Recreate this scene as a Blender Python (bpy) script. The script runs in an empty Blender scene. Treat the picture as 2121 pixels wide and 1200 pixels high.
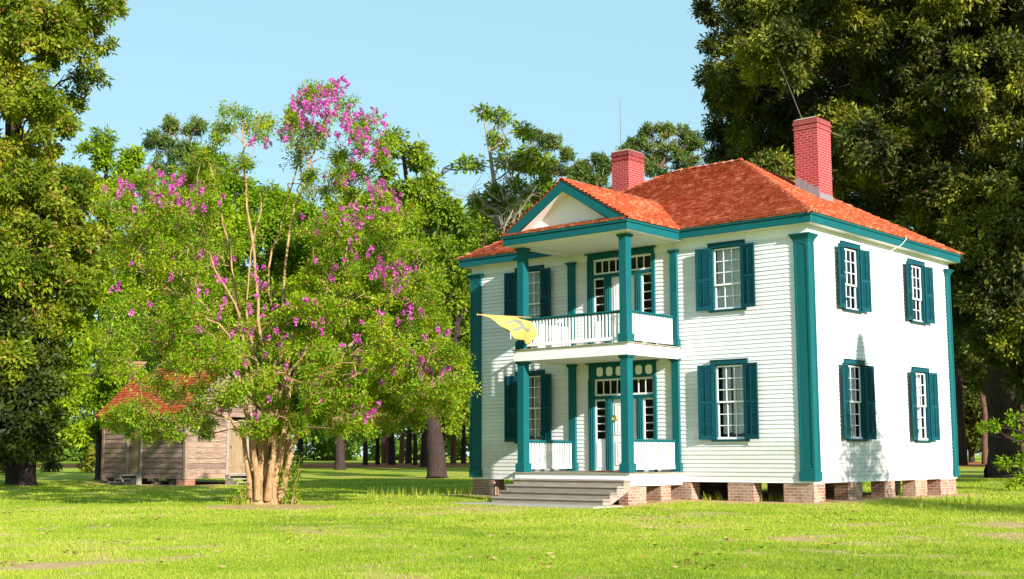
import bpy, math, random
import numpy as np
from mathutils import Vector, Matrix

random.seed(7)
rng = np.random.default_rng(11)
SC = bpy.context.scene
COL = SC.collection
rad = math.radians

# ------------------------------------------------------------------ camera
CAM = np.array([15.116, -28.531, 0.63])
YAW, PITCH, ROLL = rad(40.939), rad(7.338), rad(-0.131)
FPX = 2672.2                                   # focal length in pixels of the 2121 px wide photograph
_r = np.array([math.cos(YAW), math.sin(YAW), 0.0])
_w = np.array([-math.sin(YAW)*math.cos(PITCH), math.cos(YAW)*math.cos(PITCH), math.sin(PITCH)])
_u = np.cross(_r, _w)
R_ = _r*math.cos(ROLL)+_u*math.sin(ROLL)
U_ = -_r*math.sin(ROLL)+_u*math.cos(ROLL)
cam = bpy.data.cameras.new("camera")
cam_ob = bpy.data.objects.new("camera", cam)
COL.objects.link(cam_ob)
m = Matrix.Identity(4)
for i in range(3):
    m[i][0], m[i][1], m[i][2], m[i][3] = R_[i], U_[i], -_w[i], CAM[i]
cam_ob.matrix_world = m
cam.sensor_width = 36.0
cam.lens = FPX/2121*36
cam.clip_end = 3000
SC.camera = cam_ob

# ------------------------------------------------------------------ light
SUN = np.array([0.954*math.cos(rad(21.5)), -0.298*math.cos(rad(21.5)), math.sin(rad(21.5))])
SUN /= np.linalg.norm(SUN)
world = bpy.data.worlds.new("World")
SC.world = world
world.use_nodes = True
wn = world.node_tree.nodes; wl = world.node_tree.links
wn.clear()
sky = wn.new("ShaderNodeTexSky"); sky.sky_type = 'NISHITA'; sky.sun_disc = False
sky.sun_elevation = rad(21.5); sky.sun_rotation = math.atan2(SUN[0], SUN[1])
sky.air_density = 1.0; sky.dust_density = 0.4; sky.ozone_density = 2.0
bg = wn.new("ShaderNodeBackground"); bg.inputs[1].default_value = 0.088
wo = wn.new("ShaderNodeOutputWorld")
tint = wn.new("ShaderNodeMix"); tint.data_type = 'RGBA'; tint.inputs[0].default_value = 0.65
wl.new(sky.outputs[0], tint.inputs[6]); tint.inputs[7].default_value = (3.15, 5.4, 6.0, 1)
wl.new(tint.outputs[2], bg.inputs[0]); wl.new(bg.outputs[0], wo.inputs[0])
sun = bpy.data.lights.new("sun", 'SUN'); sun.energy = 5.0; sun.angle = rad(0.5); sun.color = (1.0, 0.94, 0.84)
sun_ob = bpy.data.objects.new("sun", sun); COL.objects.link(sun_ob)
sun_ob.rotation_euler = Vector(SUN).to_track_quat('Z', 'Y').to_euler()
sun_ob.location = (30, -20, 40)
SC.view_settings.view_transform = 'Standard'
SC.view_settings.look = 'None'
SC.view_settings.exposure = 0.95
SC.view_settings.gamma = 1.0
SC.cycles.max_bounces = 6
SC.cycles.transparent_max_bounces = 8
SC.cycles.use_denoising = True

# ------------------------------------------------------------------ placing helpers
def smooth(a, b, x):
    t = np.clip((x-a)/(b-a), 0, 1); return t*t*(3-2*t)
def ground_z(x, y):
    x = np.asarray(x, float); y = np.asarray(y, float)
    rr = np.hypot(x-CAM[0], y-CAM[1])
    d = np.hypot(np.maximum(np.maximum(-11.2-x, x), 0), np.maximum(np.maximum(-y, y-8.6), 0))
    z = -0.60+np.clip(rr-42, 0, 68)*0.0092
    z = z+0.09*(1-smooth(0.1, 2.4, d))
    z = z+0.02*np.sin(x*0.35+1.3)*np.sin(y*0.31)+0.012*np.sin(x*0.9+y*0.7)
    return z
def spot(px, r):
    """ground point at horizontal distance r from the viewpoint, in the bearing px of the photograph"""
    d = R_*(px-1060.5)/FPX+_w+U_*(600-944)/FPX
    h = math.hypot(d[0], d[1])
    return np.array([CAM[0]+d[0]/h*r, CAM[1]+d[1]/h*r])
def lift(px, py, r):
    d = R_*(px-1060.5)/FPX+_w+U_*(600-py)/FPX
    h = math.hypot(d[0], d[1])
    return CAM+d/h*r

# ------------------------------------------------------------------ object helpers
def tag(o, label=None, cat=None, group=None, kind=None):
    if label: o["label"] = label
    if cat: o["category"] = cat
    if group: o["group"] = group
    if kind: o["kind"] = kind
    return o
def empty(name, loc, label=None, cat=None, group=None):
    o = bpy.data.objects.new(name, None); COL.objects.link(o)
    o.location = loc; o.empty_display_size = 0.3
    return tag(o, label, cat, group)
def adopt(o, parent, keep=True):
    if parent is None: return o
    o.parent = parent
    if keep and parent.parent is None and parent.type == 'EMPTY':
        o.matrix_parent_inverse = Matrix.Translation(-Vector(parent.location))
    return o
def copy_tree(o, parent=None):
    c = o.copy(); COL.objects.link(c)
    if parent is not None:
        c.parent = parent; c.matrix_parent_inverse = o.matrix_parent_inverse.copy()
    for ch in list(o.children): copy_tree(ch, c)
    return c

class MB:
    def __init__(s): s.v = []; s.f = []; s.sm = []
    def add(s, vs, fs, smooth=False):
        b = len(s.v); s.v.extend([tuple(map(float, p)) for p in vs])
        for f in fs: s.f.append([b+i for i in f]); s.sm.append(smooth)
    def box(s, x0, x1, y0, y1, z0, z1):
        if x0 > x1: x0, x1 = x1, x0
        if y0 > y1: y0, y1 = y1, y0
        if z0 > z1: z0, z1 = z1, z0
        s.add([(x0,y0,z0),(x1,y0,z0),(x1,y1,z0),(x0,y1,z0),(x0,y0,z1),(x1,y0,z1),(x1,y1,z1),(x0,y1,z1)],
              [(0,3,2,1),(4,5,6,7),(0,1,5,4),(1,2,6,5),(2,3,7,6),(3,0,4,7)])
    def frustum(s, b, z0, t, z1):
        (a0,a1,c0,c1), (d0,d1,e0,e1) = b, t
        s.add([(a0,c0,z0),(a1,c0,z0),(a1,c1,z0),(a0,c1,z0),(d0,e0,z1),(d1,e0,z1),(d1,e1,z1),(d0,e1,z1)],
              [(0,3,2,1),(4,5,6,7),(0,1,5,4),(1,2,6,5),(2,3,7,6),(3,0,4,7)])
    def prism(s, poly, ax, a, b):
        """extrude a 2-D polygon along axis ax (0,1,2) from a to b"""
        n = len(poly)
        def P(p, k):
            q = list(p); q.insert(ax, k); return tuple(q)
        vs = [P(p, a) for p in poly]+[P(p, b) for p in poly]
        fs = [tuple(range(n)), tuple(range(2*n-1, n-1, -1))]
        for i in range(n): j = (i+1) % n; fs.append((i, i+n, j+n, j))
        s.add(vs, fs)
    def tube(s, pts, rads, n=6, smooth=True, cap=False):
        pts = [np.asarray(p, float) for p in pts]
        if np.isscalar(rads): rads = [rads]*len(pts)
        vs = []; fs = []
        t0 = pts[1]-pts[0]
        ref = np.array([0,0,1.]) if abs(t0[2]) < 0.9*np.linalg.norm(t0) else np.array([1.,0,0])
        for i, p in enumerate(pts):
            t = pts[min(i+1, len(pts)-1)]-pts[max(i-1, 0)]
            t = t/(np.linalg.norm(t)+1e-9)
            a = np.cross(t, ref); na = np.linalg.norm(a)
            a = a/na if na > 1e-6 else np.array([1.,0,0])
            b = np.cross(t, a); ref = np.cross(a, t)
            for k in range(n):
                an = 2*math.pi*k/n
                vs.append(p+(a*math.cos(an)+b*math.sin(an))*rads[i])
        for i in range(len(pts)-1):
            for k in range(n):
                k2 = (k+1) % n
                fs.append((i*n+k, i*n+k2, (i+1)*n+k2, (i+1)*n+k))
        if cap:
            fs.append(tuple(range(n))[::-1]); fs.append(tuple(range((len(pts)-1)*n, len(pts)*n)))
        s.add(vs, fs, smooth)
    def build(s, name, mat, parent=None, bevel=0, uv=True, keep=True, recalc=False):
        me = bpy.data.meshes.new(name)
        me.from_pydata(s.v, [], s.f)
        if uv:
            lay = me.uv_layers.new(name="UVMap")
            co = np.array(s.v); data = np.zeros(len(me.loops)*2, dtype=np.float32)
            for p in me.polygons:
                n = p.normal; ax, ay, az = abs(n.x), abs(n.y), abs(n.z)
                for li in p.loop_indices:
                    c = co[me.loops[li].vertex_index]
                    if az >= ax and az >= ay: q = (c[0], c[1])
                    elif ax > ay: q = (c[1], c[2])
                    else: q = (c[0], c[2])
                    data[2*li] = q[0]; data[2*li+1] = q[1]
            lay.data.foreach_set("uv", data)
        if any(s.sm): me.polygons.foreach_set("use_smooth", s.sm)
        me.materials.append(mat); me.update()
        o = bpy.data.objects.new(name, me); COL.objects.link(o)
        if bevel:
            bm = o.modifiers.new("bevel", 'BEVEL'); bm.width = bevel; bm.segments = 1; bm.limit_method = 'ANGLE'
        adopt(o, parent, keep)
        return o
def soup(name, verts, k, mat, parent=None, attr=None):
    """a mesh from independent k-gons given as an (n*k, 3) array"""
    verts = np.ascontiguousarray(verts, dtype=np.float32); n = len(verts)//k
    me = bpy.data.meshes.new(name)
    me.vertices.add(n*k); me.vertices.foreach_set("co", verts.ravel())
    me.loops.add(n*k); me.loops.foreach_set("vertex_index", np.arange(n*k, dtype=np.int32))
    me.polygons.add(n); me.polygons.foreach_set("loop_start", np.arange(0, n*k, k, dtype=np.int32))
    if attr is not None:
        a = me.attributes.new("tint", 'FLOAT', 'POINT'); a.data.foreach_set("value", np.repeat(attr, k).astype(np.float32))
    me.materials.append(mat); me.update(calc_edges=True)
    o = bpy.data.objects.new(name, me); COL.objects.link(o)
    adopt(o, parent)
    return o

# ------------------------------------------------------------------ materials
def mat(name):
    mt = bpy.data.materials.new(name); mt.use_nodes = True
    nt = mt.node_tree; nt.nodes.clear()
    out = nt.nodes.new("ShaderNodeOutputMaterial")
    return mt, nt, out
def N(nt, t, **kw):
    n = nt.nodes.new(t)
    for k, v in kw.items():
        if k.startswith("i_"): n.inputs[int(k[2:])].default_value = v
        else: setattr(n, k, v)
    return n
def ramp(nt, fac, stops):
    r = nt.nodes.new("ShaderNodeValToRGB")
    while len(r.color_ramp.elements) < len(stops): r.color_ramp.elements.new(0.5)
    for e, (p, c) in zip(r.color_ramp.elements, stops):
        e.position = p; e.color = (*c, 1) if len(c) == 3 else c
    nt.links.new(fac, r.inputs[0]); return r.outputs[0]
def mix(nt, fac, a, b, mode='MIX'):
    mx = nt.nodes.new("ShaderNodeMix"); mx.data_type = 'RGBA'; mx.blend_type = mode
    for s, v in ((0, fac), (6, a), (7, b)):
        if hasattr(v, "is_output"): nt.links.new(v, mx.inputs[s])
        else: mx.inputs[s].default_value = v if s == 0 else (*v, 1)
    return mx.outputs[2]
def noise(nt, vec, scale, detail=4, rough=0.55):
    n = nt.nodes.new("ShaderNodeTexNoise"); n.inputs["Scale"].default_value = scale
    n.inputs["Detail"].default_value = detail; n.inputs["Roughness"].default_value = rough
    nt.links.new(vec, n.inputs["Vector"]); return n.outputs[0]
def coords(nt, kind="Object", scale=None):
    tc = nt.nodes.new("ShaderNodeTexCoord"); o = tc.outputs[kind]
    if scale:
        mp = nt.nodes.new("ShaderNodeMapping"); mp.inputs["Scale"].default_value = scale
        nt.links.new(o, mp.inputs[0]); o = mp.outputs[0]
    return o
def island(nt):
    return nt.nodes.new("ShaderNodeNewGeometry").outputs["Random Per Island"]
def bsdf(nt, out, color, rough=0.6, spec=0.4, bump=None, bs=0.3, bd=0.01, metal=0):
    p = nt.nodes.new("ShaderNodeBsdfPrincipled")
    if hasattr(color, "is_output"): nt.links.new(color, p.inputs["Base Color"])
    else: p.inputs["Base Color"].default_value = (*color, 1)
    p.inputs["Roughness"].default_value = rough
    p.inputs["Specular IOR Level"].default_value = spec
    p.inputs["Metallic"].default_value = metal
    if bump is not None:
        b = nt.nodes.new("ShaderNodeBump"); b.inputs["Strength"].default_value = bs; b.inputs["Distance"].default_value = bd
        nt.links.new(bump, b.inputs["Height"]); nt.links.new(b.outputs[0], p.inputs["Normal"])
    if out is not None: nt.links.new(p.outputs[0], out.inputs[0])
    return p
def paint(name, c, rough=0.5, var=0.12, dirt=(0.45, 0.42, 0.36), dirt_amt=0.12, spec=0.3, grime=0):
    mt, nt, out = mat(name)
    v = coords(nt)
    a = ramp(nt, island(nt), [(0, tuple(x*(1-var) for x in c)), (1, c)])
    n = noise(nt, v, 1.7, 6, 0.65)
    f = ramp(nt, n, [(0.52, (0, 0, 0)), (0.75, (dirt_amt,)*3)])
    col = mix(nt, f, a, dirt)
    if grime:
        sx = nt.nodes.new("ShaderNodeSeparateXYZ"); nt.links.new(v, sx.inputs[0])
        ad = N(nt, "ShaderNodeMath", operation='MULTIPLY_ADD'); nt.links.new(noise(nt, v, 2.2, 6, 0.7), ad.inputs[0]); ad.inputs[1].default_value = -1.5; nt.links.new(sx.outputs[2], ad.inputs[2])
        col = mix(nt, ramp(nt, ad.outputs[0], [(0.0, (grime,)*3), (0.35, (0, 0, 0))]), col, (0.42, 0.36, 0.27))
        st = noise(nt, coords(nt, "Object", (7, 7, .45)), 1.6, 5, .7)
        col = mix(nt, ramp(nt, st, [(0.56, (0, 0, 0)), (0.8, (.22,)*3)]), col, (0.45, 0.44, 0.42))
    bsdf(nt, out, col, rough, spec, noise(nt, v, 60, 3), 0.08, 0.004)
    return mt
M = {}
M['white'] = paint('white_paint', (0.76, 0.765, 0.80), 0.55, 0.10, grime=.32)
M['trimwhite'] = paint('white_trim_paint', (0.82, 0.82, 0.84), 0.5, 0.0, dirt_amt=0.06)
M['teal'] = paint('teal_paint', (0.007, 0.104, 0.116), 0.45, 0.14, (0.012, 0.16, 0.165), 0.35, spec=0.12)
M['tealdark'] = paint('teal_shutter_paint', (0.006, 0.068, 0.088), 0.5, 0.25, (0.012, 0.12, 0.12), 0.35, spec=0.1)

def shingle_mat(name, cols):
    mt, nt, out = mat(name)
    v = coords(nt)
    c = ramp(nt, island(nt), cols)
    g = noise(nt, coords(nt, "Object", (9, 9, 1.2)), 6, 4, 0.7)
    c = mix(nt, 0.4, c, ramp(nt, g, [(0.3, (0.45, 0.42, 0.42)), (0.62, (1.1, 1.08, 1.05))]), 'MULTIPLY')
    w = noise(nt, v, 0.55, 5, 0.6)
    c = mix(nt, 0.22, c, ramp(nt, w, [(0.35, (0.72, 0.70, 0.72)), (0.65, (1.12, 1.14, 1.16))]), 'MULTIPLY')
    bsdf(nt, out, c, 0.8, 0.2, g, 0.35, 0.006)
    return mt
M['shingle'] = shingle_mat('cedar_shingle', [(0, (0.38, 0.075, 0.030)), (0.35, (0.46, 0.105, 0.045)), (0.75, (0.54, 0.15, 0.070)), (1, (0.66, 0.27, 0.155))])
M['oldshingle'] = shingle_mat('cabin_shingle', [(0, (0.3006, 0.05304, 0.01768)), (0.5, (0.442, 0.09724, 0.03094)), (1, (0.5481, 0.1768, 0.07514))])

def brick_mat(name, c1, c2, mortar, wash, wash_amt, msize=0.012, soot=False):
    mt, nt, out = mat(name)
    uv = coords(nt, "UV")
    b = nt.nodes.new("ShaderNodeTexBrick")
    b.inputs["Scale"].default_value = 1.0; b.inputs["Brick Width"].default_value = 0.215; b.inputs["Row Height"].default_value = 0.075
    b.inputs["Mortar Size"].default_value = msize; b.inputs["Mortar Smooth"].default_value = 0.3; b.inputs["Bias"].default_value = 0.0
    b.inputs["Color1"].default_value = (*c1, 1); b.inputs["Color2"].default_value = (*c2, 1); b.inputs["Mortar"].default_value = (*mortar, 1)
    nt.links.new(uv, b.inputs["Vector"])
    v = coords(nt)
    n1 = noise(nt, v, 3.1, 6, 0.7)
    col = mix(nt, ramp(nt, n1, [(0.42, (0, 0, 0)), (0.66, (wash_amt,)*3)]), b.outputs[0], wash)
    col = mix(nt, 0.5, col, ramp(nt, noise(nt, v, 22, 4), [(0.3, (0.6, 0.58, 0.58)), (0.65, (1.1, 1.1, 1.1))]), 'MULTIPLY')
    ad = N(nt, "ShaderNodeMath", operation='MULTIPLY_ADD'); nt.links.new(b.outputs[1], ad.inputs[0]); ad.inputs[1].default_value = -1.0
    nt.links.new(noise(nt, v, 40, 4), ad.inputs[2])
    if soot:
        sx = nt.nodes.new("ShaderNodeSeparateXYZ"); nt.links.new(v, sx.inputs[0])
        sa = N(nt, "ShaderNodeMath", operation='MULTIPLY_ADD'); nt.links.new(noise(nt, v, 3, 6, 0.7), sa.inputs[0]); sa.inputs[1].default_value = .9; nt.links.new(sx.outputs[2], sa.inputs[2])
        sm = N(nt, "ShaderNodeMapRange"); sm.inputs[1].default_value = 10.15; sm.inputs[2].default_value = 10.75; sm.inputs[3].default_value = 0; sm.inputs[4].default_value = .75
        nt.links.new(sa.outputs[0], sm.inputs[0]); col = mix(nt, sm.outputs[0], col, (0.09, 0.03, 0.03))
    bsdf(nt, out, col, 0.85, 0.2, ad.outputs[0], 0.6, 0.012)
    return mt
M['redbrick'] = brick_mat('chimney_brick', (0.42, 0.035, 0.045), (0.27, 0.018, 0.026), (0.50, 0.17, 0.15), (0.46, 0.075, 0.08), 0.5, 0.016, soot=True)
M['pierbrick'] = brick_mat('pier_brick', (0.3276, 0.1482, 0.0936), (0.2496, 0.1014, 0.0663), (0.4212, 0.3354, 0.2652), (0.468, 0.3588, 0.2808), 0.85, 0.014)
M['cabinbrick'] = brick_mat('cabin_brick', (0.3276, 0.117, 0.0702), (0.2574, 0.078, 0.0468), (0.351, 0.2574, 0.195), (0.351, 0.234, 0.1716), 0.6)

def wood(name, stops, scale=(0.5, 9, 1), rough=0.8, isl=0.35):
    mt, nt, out = mat(name)
    g = noise(nt, coords(nt, "UV", scale), 5, 7, 0.65)
    c = ramp(nt, g, stops)
    c = mix(nt, isl, c, ramp(nt, island(nt), [(0, (0.45, 0.42, 0.44)), (0.5, (0.9, 0.88, 0.86)), (1, (1.25, 1.2, 1.12))]), 'MULTIPLY')
    bsdf(nt, out, c, rough, 0.2, g, 0.5, 0.006)
    return mt
M['graywood'] = wood('weathered_board', [(0.28, (0.07134, 0.0428, 0.03567)), (0.5, (0.2735, 0.1843, 0.1427)), (0.68, (0.4994, 0.3686, 0.2854)), (0.88, (0.6421, 0.5113, 0.4043))], isl=0.7)
M['paleboard'] = wood('pale_board', [(0.25, (0.1716, 0.1482, 0.1326)), (0.55, (0.3276, 0.2808, 0.234)), (0.8, (0.429, 0.3822, 0.3198))])
M['stepwood'] = wood('step_wood', [(0.25, (0.156, 0.1248, 0.1092)), (0.5, (0.312, 0.2652, 0.2262)), (0.75, (0.4056, 0.3588, 0.3042))])
M['deckwood'] = wood('porch_floor_wood', [(0.25, (0.2184, 0.1716, 0.117)), (0.5, (0.3276, 0.273, 0.195)), (0.75, (0.4056, 0.351, 0.2574))])
M['doorwood'] = wood('cabin_door_wood', [(0.25, (0.1248, 0.078, 0.0468)), (0.5, (0.2808, 0.195, 0.117)), (0.75, (0.39, 0.2886, 0.1716))], (9, 0.5, 1))

def bark(name, a, b, scale=(6, 6, 1.1)):
    mt, nt, out = mat(name)
    g = noise(nt, coords(nt, "Object", scale), 3.2, 7, 0.7)
    bsdf(nt, out, ramp(nt, g, [(0.3, a), (0.68, b)]), 0.9, 0.15, g, 0.9, 0.05)
    return mt
M['bark'] = bark('dark_bark', (0.020, 0.012, 0.015), (0.080, 0.052, 0.046))
M['pinebark'] = bark('pine_bark', (0.055, 0.028, 0.022), (0.20, 0.105, 0.065))
M['palebark'] = bark('smooth_pale_bark', (0.19, 0.085, 0.040), (0.60, 0.40, 0.21), (7, 7, 0.9))
M['graybark'] = bark('grey_twig_bark', (0.20, 0.16, 0.13), (0.42, 0.36, 0.29))

def leaf(name, stops, scale=0.35, rust=None, rust_amt=0.0, trans=0.35, rough=0.5, spec=0.22):
    mt, nt, out = mat(name)
    v = coords(nt)
    c = ramp(nt, noise(nt, v, scale, 3, 0.6), stops)
    c = mix(nt, 0.75, c, ramp(nt, island(nt), [(0, (0.45, 0.5, 0.42)), (0.5, (0.95, 0.95, 0.9)), (1, (1.5, 1.35, 1.2))]), 'MULTIPLY')
    if rust:
        i2 = N(nt, "ShaderNodeMath", operation='FRACT'); mu = N(nt, "ShaderNodeMath", operation='MULTIPLY'); mu.inputs[1].default_value = 37.7
        nt.links.new(island(nt), mu.inputs[0]); nt.links.new(mu.outputs[0], i2.inputs[0])
        gt = N(nt, "ShaderNodeMath", operation='GREATER_THAN'); gt.inputs[1].default_value = 1-rust_amt
        nt.links.new(i2.outputs[0], gt.inputs[0]); c = mix(nt, gt.outputs[0], c, rust)
    p = bsdf(nt, None, c, rough, spec)
    t = nt.nodes.new("ShaderNodeBsdfTranslucent")
    nt.links.new(mix(nt, 1.0, c, (1.25, 1.15, 0.4), 'MULTIPLY'), t.inputs[0])
    ms = nt.nodes.new("ShaderNodeMixShader"); ms.inputs[0].default_value = trans
    nt.links.new(p.outputs[0], ms.inputs[1]); nt.links.new(t.outputs[0], ms.inputs[2]); nt.links.new(ms.outputs[0], out.inputs[0])
    return mt
M['leaf_myrtle'] = leaf('myrtle_leaf', [(0.3, (0.105, 0.22, 0.007)), (0.5, (0.195, 0.325, 0.009)), (0.7, (0.315, 0.415, 0.013))], 0.6, (0.38, 0.15, 0.03), 0.07)
M['leaf_green'] = leaf('bright_leaf', [(0.3, (0.0976, 0.205, 0.005856)), (0.5, (0.1952, 0.3221, 0.007808)), (0.7, (0.3318, 0.4294, 0.01171))], 0.25)
M['leaf_olive'] = leaf('olive_leaf', [(0.3, (0.075, 0.135, 0.008)), (0.5, (0.19, 0.265, 0.012)), (0.68, (0.36, 0.38, 0.03))], 0.45, (0.34, 0.20, 0.05), 0.07)
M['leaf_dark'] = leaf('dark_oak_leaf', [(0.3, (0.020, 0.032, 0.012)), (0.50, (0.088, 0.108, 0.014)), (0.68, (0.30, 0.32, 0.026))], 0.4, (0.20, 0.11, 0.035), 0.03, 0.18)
M['leaf_painted_shade'] = leaf('shade_painted_leaf', [(0.3, (0.016, 0.028, 0.008)), (0.5, (0.045, 0.065, 0.008)), (0.7, (0.12, 0.155, 0.010))], 0.35, None, 0, .15)  # shade under the trees is painted into this dark leaf colour
M['leaf_walnut'] = leaf('soft_leaf', [(0.3, (0.0976, 0.1854, 0.01171)), (0.5, (0.1854, 0.283, 0.01757)), (0.7, (0.2928, 0.3709, 0.0244))], 0.3)
M['needle'] = leaf('pine_needle', [(0.3, (0.0488, 0.1025, 0.0244)), (0.5, (0.0976, 0.1659, 0.03416)), (0.7, (0.1854, 0.2342, 0.0488))], 0.3, (0.2147, 0.1171, 0.03904), 0.08, 0.2)
M['leaf_far'] = leaf('far_leaf', [(0.3, (0.064, 0.144, 0.016)), (0.5, (0.128, 0.232, 0.024)), (0.7, (0.224, 0.32, 0.04))], 0.12)
def petals(name, a, b):
    mt, nt, out = mat(name)
    c = ramp(nt, island(nt), [(0, a), (1, b)])
    p = bsdf(nt, None, c, 0.6, 0.2); t = nt.nodes.new("ShaderNodeBsdfTranslucent"); nt.links.new(c, t.inputs[0])
    ms = nt.nodes.new("ShaderNodeMixShader"); ms.inputs[0].default_value = 0.35
    nt.links.new(p.outputs[0], ms.inputs[1]); nt.links.new(t.outputs[0], ms.inputs[2]); nt.links.new(ms.outputs[0], out.inputs[0])
    return mt
M['petal'] = petals('pink_petal', (0.51, 0.0425, 0.34), (0.7225, 0.187, 0.561))
M['yellowpetal'] = petals('yellow_petal', (0.75, 0.55, 0.02), (0.85, 0.7, 0.05))
def flat(name, c, rough=0.6, spec=0.3, metal=0):
    mt, nt, out = mat(name); v = coords(nt)
    n = noise(nt, v, 9, 5)
    bsdf(nt, out, mix(nt, 0.5, c, ramp(nt, n, [(0.3, (0.7, 0.7, 0.7)), (0.7, (1.15, 1.15, 1.15))]), 'MULTIPLY'), rough, spec, n, 0.1, 0.005, metal)
    return mt
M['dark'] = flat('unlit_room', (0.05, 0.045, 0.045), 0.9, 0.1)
M['curtain'] = flat('lace_curtain', (0.86, 0.85, 0.85), 0.9, 0.1)
M['brass'] = flat('brass', (0.70, 0.42, 0.12), 0.3, 0.5, 0.8)
M['lead'] = flat('lead_flashing', (0.30, 0.28, 0.30), 0.55, 0.4, 0.4)
M['rod'] = flat('rod_metal', (0.16, 0.11, 0.11), 0.5, 0.4, 0.5)
M['concrete'] = flat('concrete', (0.3588, 0.3354, 0.2808), 0.9, 0.15)
M['mat'] = flat('coir_mat', (0.2808, 0.0936, 0.039), 0.95, 0.1)
M['mortarcap'] = flat('chimney_cap_mortar', (0.50, 0.36, 0.30), 0.9, 0.1)
M['pole'] = flat('varnished_pole', (0.62, 0.34, 0.14), 0.45, 0.4)
M['grayletter'] = flat('grey_letter_cloth', (0.21, 0.22, 0.20), 0.9, 0.1)
M['stone'] = flat('field_stone', (0.33, 0.24, 0.19), 0.9, 0.15)
M['wire'] = flat('service_wire', (0.75, 0.74, 0.68), 0.5, 0.3)
def cloth(name, c):
    mt, nt, out = mat(name)
    p = bsdf(nt, None, c, 0.8, 0.15); t = nt.nodes.new("ShaderNodeBsdfTranslucent"); t.inputs[0].default_value = (*c, 1)
    ms = nt.nodes.new("ShaderNodeMixShader"); ms.inputs[0].default_value = 0.3
    nt.links.new(p.outputs[0], ms.inputs[1]); nt.links.new(t.outputs[0], ms.inputs[2]); nt.links.new(ms.outputs[0], out.inputs[0])
    return mt
M['flag'] = cloth('yellow_cloth', (0.62, 0.49, 0.14))
def glass():
    mt, nt, out = mat('window_glass')
    t = nt.nodes.new("ShaderNodeBsdfTransparent"); t.inputs[0].default_value = (0.88, 0.9, 0.92, 1)
    g = nt.nodes.new("ShaderNodeBsdfGlossy"); g.inputs["Roughness"].default_value = 0.04
    b = nt.nodes.new("ShaderNodeBump"); b.inputs["Strength"].default_value = 0.15; b.inputs["Distance"].default_value = 0.02
    nt.links.new(noise(nt, coords(nt), 4, 2), b.inputs["Height"]); nt.links.new(b.outputs[0], g.inputs["Normal"])
    f = nt.nodes.new("ShaderNodeFresnel"); f.inputs[0].default_value = 1.5
    ms = nt.nodes.new("ShaderNodeMixShader")
    nt.links.new(f.outputs[0], ms.inputs[0]); nt.links.new(t.outputs[0], ms.inputs[1]); nt.links.new(g.outputs[0], ms.inputs[2])
    nt.links.new(ms.outputs[0], out.inputs[0]); return mt
M['glass'] = glass()

# ------------------------------------------------------------------ ground
# worn patches of the lawn: (x, y, half length, half width, heading in degrees, strength)
def wp(px, py, L, Wd, ang, s):
    r = (CAM[2]+0.6)/((py-944)/FPX); p = spot(px, r)
    return (p[0], p[1], L, Wd, math.degrees(YAW)+ang, s)
WORN = [wp(250, 1148, 1.25, 0.17, 4, 1.0), wp(120, 1152, .7, 0.17, 3, 1.0), wp(390, 1143, .55, 0.15, 16, 1.0), wp(330, 1124, 1.1, .13, 9, .8),
        wp(100, 1081, .25, .18, 0, .9), wp(214, 1080, .2, .15, 0, .8), wp(600, 1046, 1.5, .6, 0, 1.0), wp(540, 1044, 1.2, 1.0, 0, .95), wp(530, 1102, .15, .12, 0, .8),
        wp(1660, 1111, .34, .3, 25, 1.0), wp(1700, 1103, .45, .16, 10, .9), wp(1720, 1132, .55, .2, 0, .8), wp(1510, 1115, .25, .1, 0, .7),
        wp(1800, 1136, .7, .10, 5, .6), wp(1930, 1135, .3, .1, 5, .7), wp(2080, 1080, 1.0, .5, 10, .9), wp(2090, 1098, .5, .26, 0, .9), wp(1820, 1077, .9, .2, 0, .5),
        wp(1640, 1160, .3, .08, 0, .4), wp(760, 1178, .4, .08, 20, .5), wp(900, 1165, .6, .06, 15, .45), wp(1080, 1130, .4, .12, 0, .45), wp(620, 1078, .7, .14, 0, .5), wp(2020, 1165, .5, .12, 0, .5),
        wp(1450, 1105, .6, .3, 0, .35), wp(700, 1130, .8, .2, 5, .3), wp(420, 1100, .8, .3, 0, .3), wp(1250, 1185, .5, .1, 8, .4), wp(960, 1028, 1.2, .5, 0, .8), wp(1000, 1052, 1.2, .8, 0, .7)]
def vnoise(x, y, s, seed=0):
    """value noise on the plane"""
    g = np.random.default_rng(100+seed).random((256, 256))
    X = np.asarray(x)/s; Y = np.asarray(y)/s
    xi = np.floor(X).astype(int); yi = np.floor(Y).astype(int); fx = X-xi; fy = Y-yi
    fx = fx*fx*(3-2*fx); fy = fy*fy*(3-2*fy)
    G = lambda a, b: g[a & 255, b & 255]
    return (G(xi, yi)*(1-fx)+G(xi+1, yi)*fx)*(1-fy)+(G(xi, yi+1)*(1-fx)+G(xi+1, yi+1)*fx)*fy
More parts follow.
